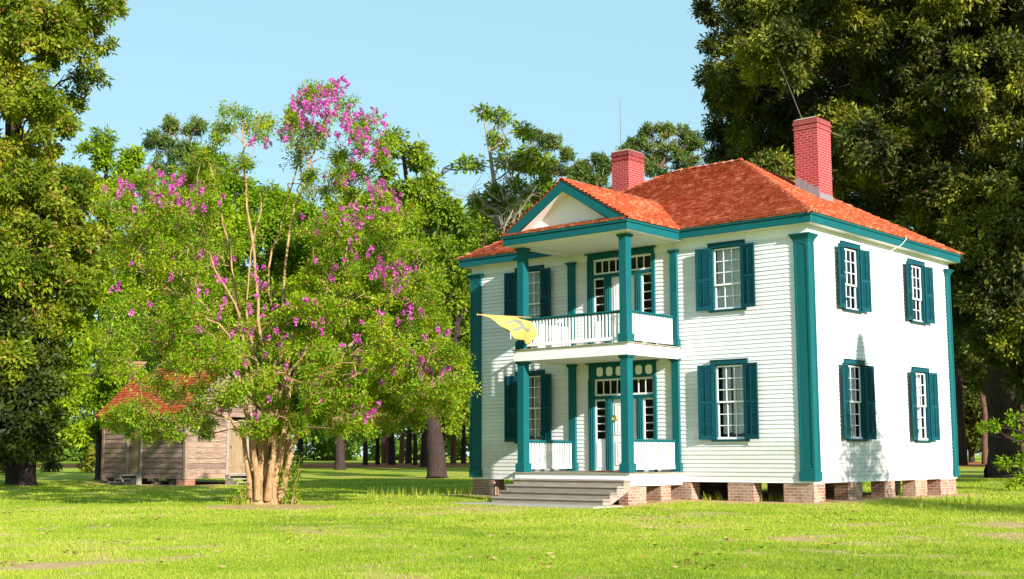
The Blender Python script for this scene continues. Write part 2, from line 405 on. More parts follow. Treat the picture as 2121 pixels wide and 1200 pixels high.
def bare(x, y):
    x = np.asarray(x, float); y = np.asarray(y, float)
    n = 0.6*vnoise(x, y, 0.9, 1)+0.4*vnoise(x, y, 0.28, 2)
    b = np.zeros_like(x)
    for (cx, cy, L, Wd, a, s) in WORN:
        ca, sa = math.cos(rad(a)), math.sin(rad(a))
        u = ((x-cx)*ca+(y-cy)*sa)/L; v = (-(x-cx)*sa+(y-cy)*ca)/(Wd*2.2)
        d = np.sqrt(u*u+v*v)
        b = np.maximum(b, s*(1-smooth(0.45, 1.25, d+(n-0.5)*1.3)))
    d = np.hypot(np.maximum(np.maximum(-11.2-x, x), 0), np.maximum(np.maximum(-y, y-8.6), 0))
    b = np.maximum(b, 1-smooth(0.35, 1.0, d+(n-0.5)*0.9))
    d = np.hypot(np.maximum(np.maximum(-7.6-x, x+3.6), 0), np.maximum(np.maximum(-4.3-y, y), 0))
    b = np.maximum(b, 0.9*(1-smooth(0.0, 0.7, d+(n-0.5)*0.8)))
    d = np.hypot(np.maximum(np.maximum(-34-x, x+27.8), 0), np.maximum(np.maximum(0.9-y, y-5.5), 0))
    b = np.maximum(b, 1-smooth(0.2, 0.9, d+(n-0.5)*0.8))
    n2 = vnoise(x, y, 2.3, 3)*0.6+vnoise(x, y, 0.5, 4)*0.4
    b = np.maximum(b, 0.65*smooth(0.60, 0.76, n2))
    return np.clip(b, 0, 1)
def straw(x, y):
    """pine straw under the far trees"""
    x = np.asarray(x, float); y = np.asarray(y, float)
    rr = np.hypot(x-CAM[0], y-CAM[1])
    n = vnoise(x, y, 9, 5)*0.6+vnoise(x, y, 3, 6)*0.4
    return smooth(86, 94, rr+(n-0.5)*16)*(1-smooth(112, 125, rr+(n-0.5)*14))
def ground_mat():
    mt, nt, out = mat('lawn_and_soil')
    v = coords(nt)
    gcol = ramp(nt, noise(nt, v, 0.35, 5, 0.65), [(0.3, (0.2153, 0.297, 0.01924)), (0.5, (0.3186, 0.378, 0.03078)), (0.72, (0.4134, 0.396, 0.06925))])
    fine = ramp(nt, noise(nt, v, 7, 6, 0.75), [(0.3, (0.5, 0.6, 0.4)), (0.55, (1, 1, 1)), (0.75, (1.35, 1.25, 1.1))])
    gcol = mix(nt, 0.7, gcol, fine, 'MULTIPLY')
    a = nt.nodes.new("ShaderNodeAttribute"); a.attribute_name = "bare"
    soil = ramp(nt, noise(nt, v, 5, 6, 0.7), [(0.3, (0.34, 0.21, 0.10)), (0.6, (0.56, 0.38, 0.20)), (0.8, (0.64, 0.47, 0.27))])
    c = mix(nt, a.outputs["Fac"], gcol, soil)
    s = nt.nodes.new("ShaderNodeAttribute"); s.attribute_name = "straw"
    st = ramp(nt, noise(nt, v, 2.5, 6, 0.7), [(0.3, (0.288, 0.096, 0.032)), (0.7, (0.464, 0.192, 0.072))])
    c = mix(nt, s.outputs["Fac"], c, st)
    bsdf(nt, out, c, 0.95, 0.08, noise(nt, v, 18, 6, 0.7), 0.7, 0.03)
    return mt
M['ground'] = ground_mat()
def make_ground():
    rs = np.concatenate([np.arange(2, 11, 1.0), np.arange(11, 46, 0.16), np.arange(46, 140, 1.2), np.array([150, 175, 210, 260, 340, 500, 800, 1400, 2200])])
    core = np.arange(-30, 30.01, 0.28)
    ths = np.concatenate([np.arange(-180, -30, 5.0), core, np.arange(35, 180, 5.0)])
    T, Rr = np.meshgrid(np.radians(ths), rs)
    ang = YAW+math.pi/2+T
    X = CAM[0]+np.cos(ang)*Rr; Y = CAM[1]+np.sin(ang)*Rr
    Z = ground_z(X, Y)
    nr, ntx = X.shape
    v = np.stack([X, Y, Z], -1).reshape(-1, 3)
    v = np.vstack([v, [[CAM[0], CAM[1], -0.6]]]); ci = len(v)-1
    fs = []
    for i in range(nr-1):
        for j in range(ntx):
            j2 = (j+1) % ntx
            fs.append((i*ntx+j, i*ntx+j2, (i+1)*ntx+j2, (i+1)*ntx+j))
    for j in range(ntx): fs.append((ci, (j+1) % ntx, j))
    fs = [f[::-1] for f in fs]
    me = bpy.data.meshes.new("ground"); me.from_pydata(v.tolist(), [], fs)
    if me.polygons[len(fs)//2].normal.z < 0: me.flip_normals()
    near = np.hypot(v[:, 0]-CAM[0], v[:, 1]-CAM[1]) < 80
    b = np.where(near, bare(v[:, 0], v[:, 1]), 0)
    a = me.attributes.new("bare", 'FLOAT', 'POINT'); a.data.foreach_set("value", b.astype(np.float32))
    a = me.attributes.new("straw", 'FLOAT', 'POINT'); a.data.foreach_set("value", straw(v[:, 0], v[:, 1]).astype(np.float32))
    me.polygons.foreach_set("use_smooth", [True]*len(me.polygons))
    me.materials.append(M['ground']); me.update()
    o = bpy.data.objects.new("ground", me); COL.objects.link(o)
    tag(o, kind="structure")
make_ground()
def grass_mat():
    mt, nt, out = mat('grass_blade')
    a = nt.nodes.new("ShaderNodeAttribute"); a.attribute_name = "tint"
    c = ramp(nt, a.outputs["Fac"], [(0.0, (0.1464, 0.243, 0.01539)), (0.35, (0.2842, 0.396, 0.02308)), (0.65, (0.4047, 0.468, 0.04232)), (0.85, (0.4823, 0.477, 0.08464)), (1.0, (0.5167, 0.414, 0.1847))])
    p = bsdf(nt, None, c, 0.6, 0.15); t = nt.nodes.new("ShaderNodeBsdfTranslucent"); nt.links.new(c, t.inputs[0])
    ms = nt.nodes.new("ShaderNodeMixShader"); ms.inputs[0].default_value = 0.4
    nt.links.new(p.outputs[0], ms.inputs[1]); nt.links.new(t.outputs[0], ms.inputs[2]); nt.links.new(ms.outputs[0], out.inputs[0])
    return mt
M['grass'] = grass_mat()
def make_grass():
    V = []; TT = []
    for (r0, r1, dens, hh, ww) in ((11.5, 17, 1500, .024, .010), (17, 24, 750, .028, .014), (24, 36, 330, .034, .020), (36, 60, 90, .045, .036)):
        half = rad(25)
        n = int(dens*half*(r1*r1-r0*r0))
        rr = np.sqrt(rng.uniform(r0*r0, r1*r1, n)); th = rng.uniform(-half, half, n)
        ang = YAW+math.pi/2+th
        x = CAM[0]+np.cos(ang)*rr; y = CAM[1]+np.sin(ang)*rr
        b = bare(x, y)
        house = (x > -11.3) & (x < 0.1) & (y > -0.1) & (y < 8.8)
        porch = (x > -8.1) & (x < -3.5) & (y > -4.65) & (y < 0)
        cab = (x > -34) & (x < -27.8) & (y > 1.5) & (y < 5.3)
        k = (rng.random(n) > b*1.05) & ~house & ~porch & ~cab
        x, y, b = x[k], y[k], b[k]; n = len(x)
        z = ground_z(x, y)
        clump = vnoise(x, y, 0.45, 8)*.5+vnoise(x, y, 1.6, 9)*.5
        h = hh*(0.45+1.1*rng.random(n))*(0.55+0.9*clump)
        a = rng.uniform(0, 2*math.pi, n); lean = rng.uniform(0, 2*math.pi, n); la = h*rng.uniform(.2, .9, n)
        dx, dy = np.cos(a)*ww*.5, np.sin(a)*ww*.5
        tri = np.stack([np.stack([x-dx, y-dy, z-.005], -1), np.stack([x+dx, y+dy, z-.005], -1),
                        np.stack([x+np.cos(lean)*la, y+np.sin(lean)*la, z+h], -1)], 1)
        V.append(tri.reshape(-1, 3))
        dry = smooth(.56, .74, vnoise(x, y, 1.1, 12)*.55+vnoise(x, y, .3, 13)*.45)
        tone = 0.38+(vnoise(x, y, 4.5, 10)-.5)*.6+(vnoise(x, y, 0.9, 11)-.5)*.4+rng.normal(0, .12, n)+b*.3+dry*.34
        tone = np.where(rng.random(n) < .07, rng.uniform(.85, 1, n), tone)
        TT.append(np.clip(tone, 0, 1))
    o = soup("lawn_grass", np.vstack(V), 3, M['grass'], attr=np.concatenate(TT))
    tag(o, "short bright green lawn grass growing all over the yard", "grass", kind="stuff")
make_grass()
def make_weeds():
    V = []; TT = []
    for (px0, px1, r0, r1, n, h0) in ((760, 985, 37, 41, 130, .32), (1860, 2040, 31, 34, 60, .42), (1455, 1500, 33.5, 34.5, 14, .25), (1575, 1625, 33, 34, 16, .28), (470, 520, 33.6, 34.6, 30, .3), (1000, 1015, 33.5, 35, 10, .2)):
        for i in range(n):
            p = spot(random.uniform(px0, px1), random.uniform(r0, r1)); z = float(ground_z(*p))
            h = h0*random.uniform(.4, 1.2); a = random.uniform(0, 6.28); l = random.uniform(0, .12)
            for k in range(3):
                aa = a+k*2.1; w = .012
                V += [(p[0]-math.cos(aa)*w, p[1]-math.sin(aa)*w, z), (p[0]+math.cos(aa)*w, p[1]+math.sin(aa)*w, z), (p[0]+math.cos(aa+1.5)*l, p[1]+math.sin(aa+1.5)*l, z+h*(1-.25*k))]
                TT.append(random.uniform(.3, .95))
    o = soup("tall_weeds", np.array(V), 3, M['grass'], attr=np.array(TT))
    tag(o, "sparse tall grass stems left unmown beside the house", "weeds", kind="stuff")
    V = []
    for i in range(190):
        px = random.uniform(-50, 2180); r = random.choice((random.uniform(12.5, 20), random.uniform(14, 30)))
        if 0 < px < 700 and random.random() < .6: r = random.uniform(14, 27)
        p = spot(px, r); z = float(ground_z(*p))+.05
        for k in range(5):
            a = k*1.256+random.random()*.4; s = .014
            V += [(p[0], p[1], z), (p[0]+math.cos(a-.5)*s, p[1]+math.sin(a-.5)*s, z+.008), (p[0]+math.cos(a)*s*1.5, p[1]+math.sin(a)*s*1.5, z+.004), (p[0]+math.cos(a+.5)*s, p[1]+math.sin(a+.5)*s, z+.008)]
    o = soup("yellow_wildflowers", np.array(V), 4, M['yellowpetal'])
    tag(o, "tiny yellow wildflowers dotted over the near lawn", "wildflowers", kind="stuff")
    V = []
    for i in range(420):
        px = random.uniform(-50, 2180); r = random.uniform(12.5, 33)
        p = spot(px, r); z = float(ground_z(*p))+.03
        if i % 9 == 0: q0 = p
        else: p = (q0[0]+random.gauss(0, .16), q0[1]+random.gauss(0, .16)) if i % 9 < 6 and i > 9 else p
        a = random.uniform(0, 6.28); s = random.uniform(.025, .055); d = np.array([math.cos(a), math.sin(a)]); e = np.array([-d[1], d[0]])
        for q, zz in ((d*s, .02), (e*s*.5, .0), (-d*s, .015), (-e*s*.5, .02)):
            V.append((p[0]+q[0], p[1]+q[1], z+zz))
    mt, nt, out = mat('dry_leaf'); bsdf(nt, out, ramp(nt, island(nt), [(0, (0.14, 0.05, 0.03)), (.5, (0.36, 0.17, 0.08)), (1, (0.50, 0.34, 0.18))]), .9, .1)
    o = soup("fallen_leaves", np.array(V), 4, mt)
    tag(o, "dry brown leaves scattered over the near lawn", "fallen leaves", kind="stuff")
make_weeds()

# ------------------------------------------------------------------ farmhouse (front along x, z = 0 at the sill)
W, D = 11.19, 8.63
house = empty("farmhouse", (-W/2, D/2, -0.52), "two-storey white clapboard farmhouse with teal trim, red-orange shingle roof and a two-level front porch", "house")
FC = [-2.27, -8.92]                     # front window centres
SCN = [2.27, 6.33]                      # side window centres
UZ, UH, LZ, LH = 4.37, 1.58, 1.05, 1.86
def clap(mb, u0, u1, openings, place, z0=0.0, z1=6.06, ex=0.107):
    """lapped boards along a wall; place(u, out, z) -> point"""
    k = 0; z = z0
    while z < z1-0.02:
        zt = min(z+ex, z1); zc = (z+zt)/2
        cuts = sorted([(a, b) for a, b, c, d in openings if c < zc < d])
        segs = []; s = u0
        for a, b in cuts:
            if a > s: segs.append((s, a))
            s = max(s, b)
        if s < u1: segs.append((s, u1))
        fine = []
        for a, b in segs:                      # butt joints
            while b-a > 4.2:
                c = a+random.uniform(2.0, 3.6); fine.append((a, c-.001)); a = c+.001
            fine.append((a, b))
        for a, b in fine:
            j = random.uniform(-.002, .002)
            p = [place(a, .026+j, z), place(b, .026+j, z), place(b, .004, zt+.012), place(a, .004, zt+.012), place(a, -.02, z), place(b, -.02, z)]
            mb.add(p, [(0, 1, 2, 3), (4, 5, 1, 0)])
        z = zt; k += 1
mb = MB()
def op(c, z, h, w=.50): return (c-w, c+w, z-.03, z+h+.06)
fo = [op(c, z, h) for c in FC for z, h in ((UZ, UH), (LZ, LH))]+[(-6.72, -4.58, .2, 3.2), (-6.75, -4.6, 3.4, 6.25)]
clap(mb, -W, 0, fo, lambda u, o, z: (u, -o, z))
clap(mb, 0, D, [op(c, z, h) for c in SCN for z, h in ((UZ, UH), (LZ, LH))], lambda u, o, z: (o, u, z))
clap(mb, -W, 0, [], lambda u, o, z: (u, D+o, z)); clap(mb, 0, D, [], lambda u, o, z: (-W-o, u, z))
mb.build("wall", M['white'], house)
mb = MB(); mb.box(-W+.02, -.02, .02, D-.02, .005, .06); mb.box(-W-.02, .02, -.022, .16, -.05, .012); mb.box(-.14, .022, .16, D+.02, -.05, .012); mb.box(-W-.02, -W+.14, .16, D+.02, -.05, .012); mb.box(-W+.14, -.14, D-.14, D+.02, -.05, .012)
mb.build("sill_beam", M['trimwhite'], house)
mb = MB()
mb.box(-W-.03, .03, -.03, 0, 6.04, 6.30); mb.box(0, .03, 0, D, 6.04, 6.30); mb.box(-W-.03, .03, D, D+.03, 6.04, 6.30); mb.box(-W-.03, -W, 0, D, 6.04, 6.30)
mb.build("frieze_board", M['trimwhite'], house)
# eaves
OV = .347
mb = MB()
def ring(mb, o0, o1, z0, z1):
    mb.box(-W-o1, o1, -o1, -o0, z0, z1); mb.box(-W-o1, o1, D+o0, D+o1, z0, z1)
    mb.box(-W-o1, -W-o0, -o0, D+o0, z0, z1); mb.box(o0, o1, -o0, D+o0, z0, z1)
ring(mb, .27, .30, 6.285, 6.47); ring(mb, .27, .33, 6.47, 6.53)
mb.build("cornice", M['teal'], house, bevel=.008)
mb = MB(); ring(mb, .03, .272, 6.29, 6.31)
mb.build("soffit", M['trimwhite'], house)

SL = .594
def shingles(mb, P0, e, s, n, T, lo, hi, ex=.150, wmin=.09, wmax=.19, th=.050):
    P0, e, s, n = map(np.array, (P0, e, s, n)); t = 0.0
    while t < T-.02:
        t1 = min(t+ex, T); u = lo(t)-random.uniform(0, .15)
        while u < hi(t):
            w = random.uniform(wmin, wmax)
            a, b = u+.003, u+w-.003
            c = [(max(a, lo(t)), t), (min(b, hi(t)), t), (min(b, hi(t1)), t1+.012), (max(a, lo(t1)), t1+.012)]
            if c[1][0]-c[0][0] > .012:
                if c[2][0] < c[3][0]: c[2] = c[3] = (max(min(c[2][0], hi(t1)), lo(t1)), t1+.012)
                j = random.uniform(-.005, .006); k = random.uniform(-.009, .009)
                q = [P0+e*c[0][0]+s*(t+k)+n*(th+j), P0+e*c[1][0]+s*(t+k)+n*(th+j), P0+e*c[2][0]+s*c[2][1]+n*.005, P0+e*c[3][0]+s*c[3][1]+n*.005,
                     P0+e*c[0][0]+s*(t+k)-n*.006, P0+e*c[1][0]+s*(t+k)-n*.006]
                mb.add(q, [(0, 1, 2, 3), (4, 5, 1, 0)])
            u += w
        t = t1
cs = 1/math.hypot(1, SL); sn = SL*cs
EZ = 6.545
run = (D+2*OV)/2; T = run/cs
FL, SD = W+2*OV, D+2*OV
mb = MB()
# porch roof geometry
PXL, PXR, PY, PXC = -7.74, -3.48, -2.66, -5.61
PS = (7.80-6.52)/((PXR-PXL)/2); pc = 1/math.hypot(1, PS); ps = PS*pc
shingles(mb, (-W-OV, -OV, EZ), (1,0,0), (0,cs,sn), (0,-sn,cs), T, lambda t: t*cs, lambda t: FL-t*cs)
shingles(mb, (OV, -OV, EZ), (0,1,0), (-cs,0,sn), (sn,0,cs), T, lambda t: t*cs, lambda t: SD-t*cs)
shingles(mb, (OV, D+OV, EZ), (-1,0,0), (0,-cs,sn), (0,sn,cs), T, lambda t: t*cs, lambda t: FL-t*cs, wmin=.2, wmax=.3)
shingles(mb, (-W-OV, D+OV, EZ), (0,-1,0), (cs,0,sn), (-sn,0,cs), T, lambda t: t*cs, lambda t: SD-t*cs)
RZ = EZ+run*SL
A, B_, C_, D_ = (-W-OV, -OV), (OV, -OV), (OV, D+OV), (-W-OV, D+OV)
r0, r1 = (-W-OV+run, D/2), (OV-run, D/2)
zu = EZ-.012
mb.add([(*A, zu), (*B_, zu), (*C_, zu), (*D_, zu), (*r0, RZ-.012), (*r1, RZ-.012)], [(0,1,5,4), (1,2,5), (2,3,4,5), (3,0,4), (3,2,1,0)])
def caps(mb, a, b, wd=.11, L=.30, th=.03):
    a, b = np.array(a), np.array(b); d = b-a; n = int(np.linalg.norm(d)/L); d /= np.linalg.norm(d)
    h = np.cross(d, [0,0,1.]); h /= np.linalg.norm(h); up = np.cross(h, d)
    for i in range(n):
        p = a+d*L*i; q = p+d*(L*1.15); j = random.uniform(.0, .012)
        for s_ in (1, -1):
            mb.add([p+up*(th+.012+j), p+h*s_*wd+up*(-.03+j), q+h*s_*wd+up*(-.05), q+up*.008, p+up*j, p+h*s_*wd+up*(-.06)], [(0,1,2,3), (0,4,5,1)])
for c in (A, B_, C_, D_):
    rr = r0 if c in (A, D_) else r1
    caps(mb, (*c, EZ+.012), (*rr, RZ+.02), .09)
caps(mb, (*r1, RZ+.035), (*r0, RZ+.035), .12); 
mb.build("roof", M['shingle'], house)
mb = MB()
PT = (PXR-PXL)/2/pc
def vall(t):            # depth of the porch slope at slope distance t, where it dies into the main roof
    z = 6.52+t*ps; return (z-EZ)/SL-OV
shingles(mb, (PXR, PY, 6.52), (0,1,0), (-pc,0,ps), (ps,0,pc), PT, lambda t: 0.0, lambda t: max(vall(t)-PY+.06, 2.2))
shingles(mb, (PXL, PY, 6.52), (0,1,0), (pc,0,ps), (-ps,0,pc), PT, lambda t: 0.0, lambda t: max(vall(t)-PY+.06, 2.2))
yb = vall(PT)+.02; zp = 6.52+PT*ps
for x in (PXL, PXR):
    mb.add([(x, PY, 6.508), (PXC, PY, zp-.012), (PXC, yb, zp-.012), (x, -.30, 6.508)], [(0,1,2,3)])
caps(mb, (PXC, PY-.01, zp+.03), (PXC, yb+.1, zp+.03), .10)
# narrow pent course on the pediment's horizontal cornice
shingles(mb, (PXL+.03, PY-.02, 6.515), (1,0,0), (0,.94,.34), (0,-.34,.94), .40, lambda t: 0.05+t*.9, lambda t: PXR-PXL-.1-t*.9, ex=.135)
mb.build("porch_roof", M['shingle'], house)
mb = MB()
z0, z1 = 6.255, 6.44
mb.box(PXL+.06, PXR-.06, PY+.03, PY+.06, z0, z1); mb.box(PXL+.03, PXR-.03, PY, PY+.06, z1, 6.51)
for x0, x1, x2, x3 in ((PXR-.09, PXR-.06, PXR-.09, PXR-.03), (PXL+.06, PXL+.09, PXL+.03, PXL+.09)):
    mb.box(x0, x1, PY+.06, -.272, z0, z1); mb.box(x2, x3, PY+.06, -.272, z1, 6.505)
def rake(mb, x0, x1, ztop0, ztop1, depth, ya, yb):
    mb.prism([(x0, ztop0), (x1, ztop1), (x1, ztop1-depth), (x0, ztop0-depth)], 1, ya, yb)
dp = .25/pc
for xa in (PXR, PXL):
    sg = 1 if xa == PXR else -1
    # raking board, clipped by the horizontal cornice
    zA = 6.50; xi = xa-sg*(dp/PS)
    mb.prism([(xa-sg*.02, 6.512), (PXC, zp-.02), (PXC, zp-.02-dp), (xi-sg*.02, 6.512)], 1, PY+.02, PY+.055)
mb.build("porch_cornice", M['teal'], house, bevel=.006)
mb = MB()
mb.prism([(PXL+.2, 6.50), (PXR-.2, 6.50), (PXC, zp-.17)], 1, PY+.40, PY+.43)
for xa in (PXR, PXL):
    sg = 1 if xa == PXR else -1
    xi = xa-sg*.34/PS
    mb.add([(xi, PY+.05, 6.51), (PXC, PY+.05, zp-.30), (PXC, PY+.42, zp-.30), (xi, PY+.42, 6.51)], [(0,1,2,3)])
mb.build("pediment_panel", M['trimwhite'], house)
mb = MB(); mb.box(PXL+.085, PXR-.085, PY+.055, -.03, 6.245, 6.275)
mb.box(-7.46, -3.84, -2.30, -2.10, 6.215, 6.246); mb.box(-4.04, -3.84, -2.10, -.03, 6.215, 6.246); mb.box(-7.46, -7.26, -2.10, -.03, 6.215, 6.246)
mb.build("porch_ceiling", M['trimwhite'], house)

# corner pilasters
def pilaster(mb, x0, x1, y0, y1, z0=0, zt=6.07, faces=()):
    mb.box(x0, x1, y0, y1, z0+.24, zt-.15)
    b = .028
    mb.box(x0-b, x1+b, y0-b, y1+b, z0, z0+.22); mb.frustum((x0-b, x1+b, y0-b, y1+b), z0+.22, (x0, x1, y0, y1), z0+.245)
    mb.box(x0-.02, x1+.02, y0-.02, y1+.02, zt-.19, zt-.15)
    mb.frustum((x0-.02, x1+.02, y0-.02, y1+.02), zt-.15, (x0-.085, x1+.085, y0-.085, y1+.085), zt-.035)
    mb.box(x0-.10, x1+.10, y0-.10, y1+.10, zt-.035, zt)
    for f in faces:
        t = .014; bw = .055
        za, zb = z0+.25, zt-.195
        if f == 'front': a0, a1 = x0, x1
        else: a0, a1 = y0, y1
        def P(poly):
            if f == 'front': mb.prism(poly, 1, y0-t, y0-.0005)
            else: mb.prism(poly, 0, x1+.0005, x1+t)
        P([(a0, za), (a0+bw, za), (a0+bw, zb), (a0, zb)]); P([(a1-bw, za), (a1, za), (a1, zb), (a1-bw, zb)])
        P([(a0+bw, za), (a1-bw, za), (a1-bw, za+.07), (a0+bw, za+.07)])
        r = (a1-a0)/2-bw; c = (a0+a1)/2; zc = zb-.05-r*.8
        arc = [(c+r*math.cos(an), zc+r*.8*math.sin(an)) for an in np.linspace(math.pi, 0, 11)]
        for i in range(10):
            P([arc[i], arc[i+1], (arc[i+1][0], zb), (arc[i][0], zb)])
mb = MB(); pilaster(mb, -.33, .055, -.055, .25, faces=('front', 'side')); mb.build("corner_pilaster", M['teal'], house, bevel=.004)
mb = MB(); pilaster(mb, -W-.055, -W+.36, -.055, .25, faces=('front',)); mb.build("corner_pilaster", M['teal'], house, bevel=.004)
mb = MB(); pilaster(mb, -.33, .055, D-.25, D+.055, faces=('side',)); mb.build("corner_pilaster", M['teal'], house, bevel=.004)
mb = MB(); pilaster(mb, -W-.055, -W+.36, D-.25, D+.055); mb.build("corner_pilaster", M['teal'], house, bevel=.004)

# piers
PIERS = [(-W, -W+.85, 0, .45), (-2.42, -1.66, 0, .40), (-.84, 0, 0, .56), (-4.45, -3.5, .0, .40), (-7.7, -7.0, .0, .4),
         (-.40, 0, 1.79, 2.59), (-.40, 0, 3.87, 4.50), (-.40, 0, 5.81, 6.56), (-.40, 0, 7.51, D-.03), (-W, -W+.4, 1.9, 2.6), (-W, -W+.4, 4.0, 4.7), (-W, -W+.4, 6.0, 6.7),
         (-2.4, -1.7, D-.43, D-.03), (-4.6, -3.9, D-.43, D-.03), (-7.2, -6.5, D-.43, D-.03), (-W, -W+.5, D-.43, D-.03), (-5.9, -5.3, 2.6, 3.1), (-5.9, -5.3, 5.4, 5.9), (-9.6, -7.6, 3.5, 5.0), (-3.3, -1.2, 3.5, 5.0), (-6.4, -4.6, 4.0, 4.4)]
PORCHP = [(-4.12, -3.82, -2.34, -1.56), (-4.3, -3.82, -.92, -.46), (-7.45, -7.15, -2.34, -1.56), (-7.45, -7.0, -.92, -.46)]
for (a, b, c, d) in PIERS+PORCHP:
    mb = MB(); top = -.052 if (a, b, c, d) in PIERS else -.135
    mb.box(a, b, c, d, -.72, top); mb.build("pier", M['pierbrick'], house, bevel=.012)

# chimneys
def chimney(x0, x1, y0, y1, zb, zt, zflash, rodtip):
    mb = MB(); mb.box(x0, x1, y0, y1, zb, zt-.30)
    mb.box(x0-.02, x1+.02, y0-.02, y1+.02, zt-.30, zt-.23); mb.box(x0, x1, y0, y1, zt-.23, zt-.16)
    mb.box(x0-.03, x1+.03, y0-.03, y1+.03, zt-.16, zt-.08); mb.box(x0-.01, x1+.01, y0-.01, y1+.01, zt-.08, zt)
    ch = mb.build("chimney", M['redbrick'], house, bevel=.01)
    mb = MB(); mb.frustum((x0-.01, x1+.01, y0-.01, y1+.01), zt, (x0+.08, x1-.08, y0+.08, y1-.08), zt+.05)
    mb.build("cap", M['mortarcap'], ch)
    mb = MB(); px, py = x0+.12, y0+.35
    mb.tube([(px, py, zt-.3), (px, py, zt+.03), (px+(rodtip[0]-px)*.5, py, zt+.03+(rodtip[1]-zt)*.5), (rodtip[0], py, rodtip[1])], [.012, .012, .009, .005], 5)
    mb.build("lightning_rod", M['rod'], ch)
    if zflash:
        mb = MB()
        k = 4
        for i in range(k):
            a = x1-(x1-x0)*(i/k); b = x1-(x1-x0)*((i+1)/k)
            zz = EZ+SL*(OV-b)
            mb.box(b+.004, a-.004, y0-.008-.002*i, y0-.001, zz-.35, zz+.26)
        zz = EZ+SL*(OV-x1)
        mb.box(x1+.001, x1+.008, y0-.008, y1+.008, zz-.1, zz+.20)
        mb.build("flashing", M['lead'], ch)
chimney(-2.37, -1.63, 3.92, 4.72, 7.4, 10.10, True, (-3.03, 12.2))
chimney(-8.85, -8.18, 3.95, 4.80, 7.9, 10.20, False, (-8.74, 12.05))
mb = MB()
p = [(.34, 5.05, 6.62), (.40, 4.95, 6.50), (.34, 4.75, 6.32), (.10, 4.55, 6.15), (.03, 4.5, 6.05)]
mb.tube(p, .012, 5); mb.build("service_wire", M['wire'], house)

# windows -------------------------------------------------------------
def shutter(h, w, parent, hinge_x, sgn, ang):
    """louvred shutter in its own frame: hinge at x=0, leaf along +x*sgn"""
    mb = MB(); t = .03; st = .055
    X = lambda a, b: (a*sgn, b*sgn)
    def bx(a, b, y0, y1, z0, z1): a, b = X(a, b); mb.box(a, b, y0, y1, z0, z1)
    bx(0, st, -t, 0, 0, h); bx(w-st, w, -t, 0, 0, h)
    for za, zb in ((0, .09), (h*.49-.035, h*.49+.035), (h-.07, h)): bx(st, w-st, -t+.001, -.001, za, zb)
    for za, zb in ((.09, h*.49-.035), (h*.49+.035, h-.07)):
        n = int((zb-za)/.048); d = (zb-za)/n
        for i in range(n):
            z = za+i*d
            a, b = X(st, w-st)
            mb.add([(a, -t+.002, z), (b, -t+.002, z), (b, -.004, z+d*1.05), (a, -.004, z+d*1.05), (a, -t+.002, z-.006), (b, -t+.002, z-.006)], [(0,1,2,3), (4,5,1,0)])
        bx(w/2-.008, w/2+.008, -t-.012, -t+.002, za+.02, zb-.02)
    o = mb.build("shutter", M['tealdark'], parent, keep=False)
    o.location = (hinge_x, -.072, .0); o.rotation_euler = (0, 0, ang)
    return o
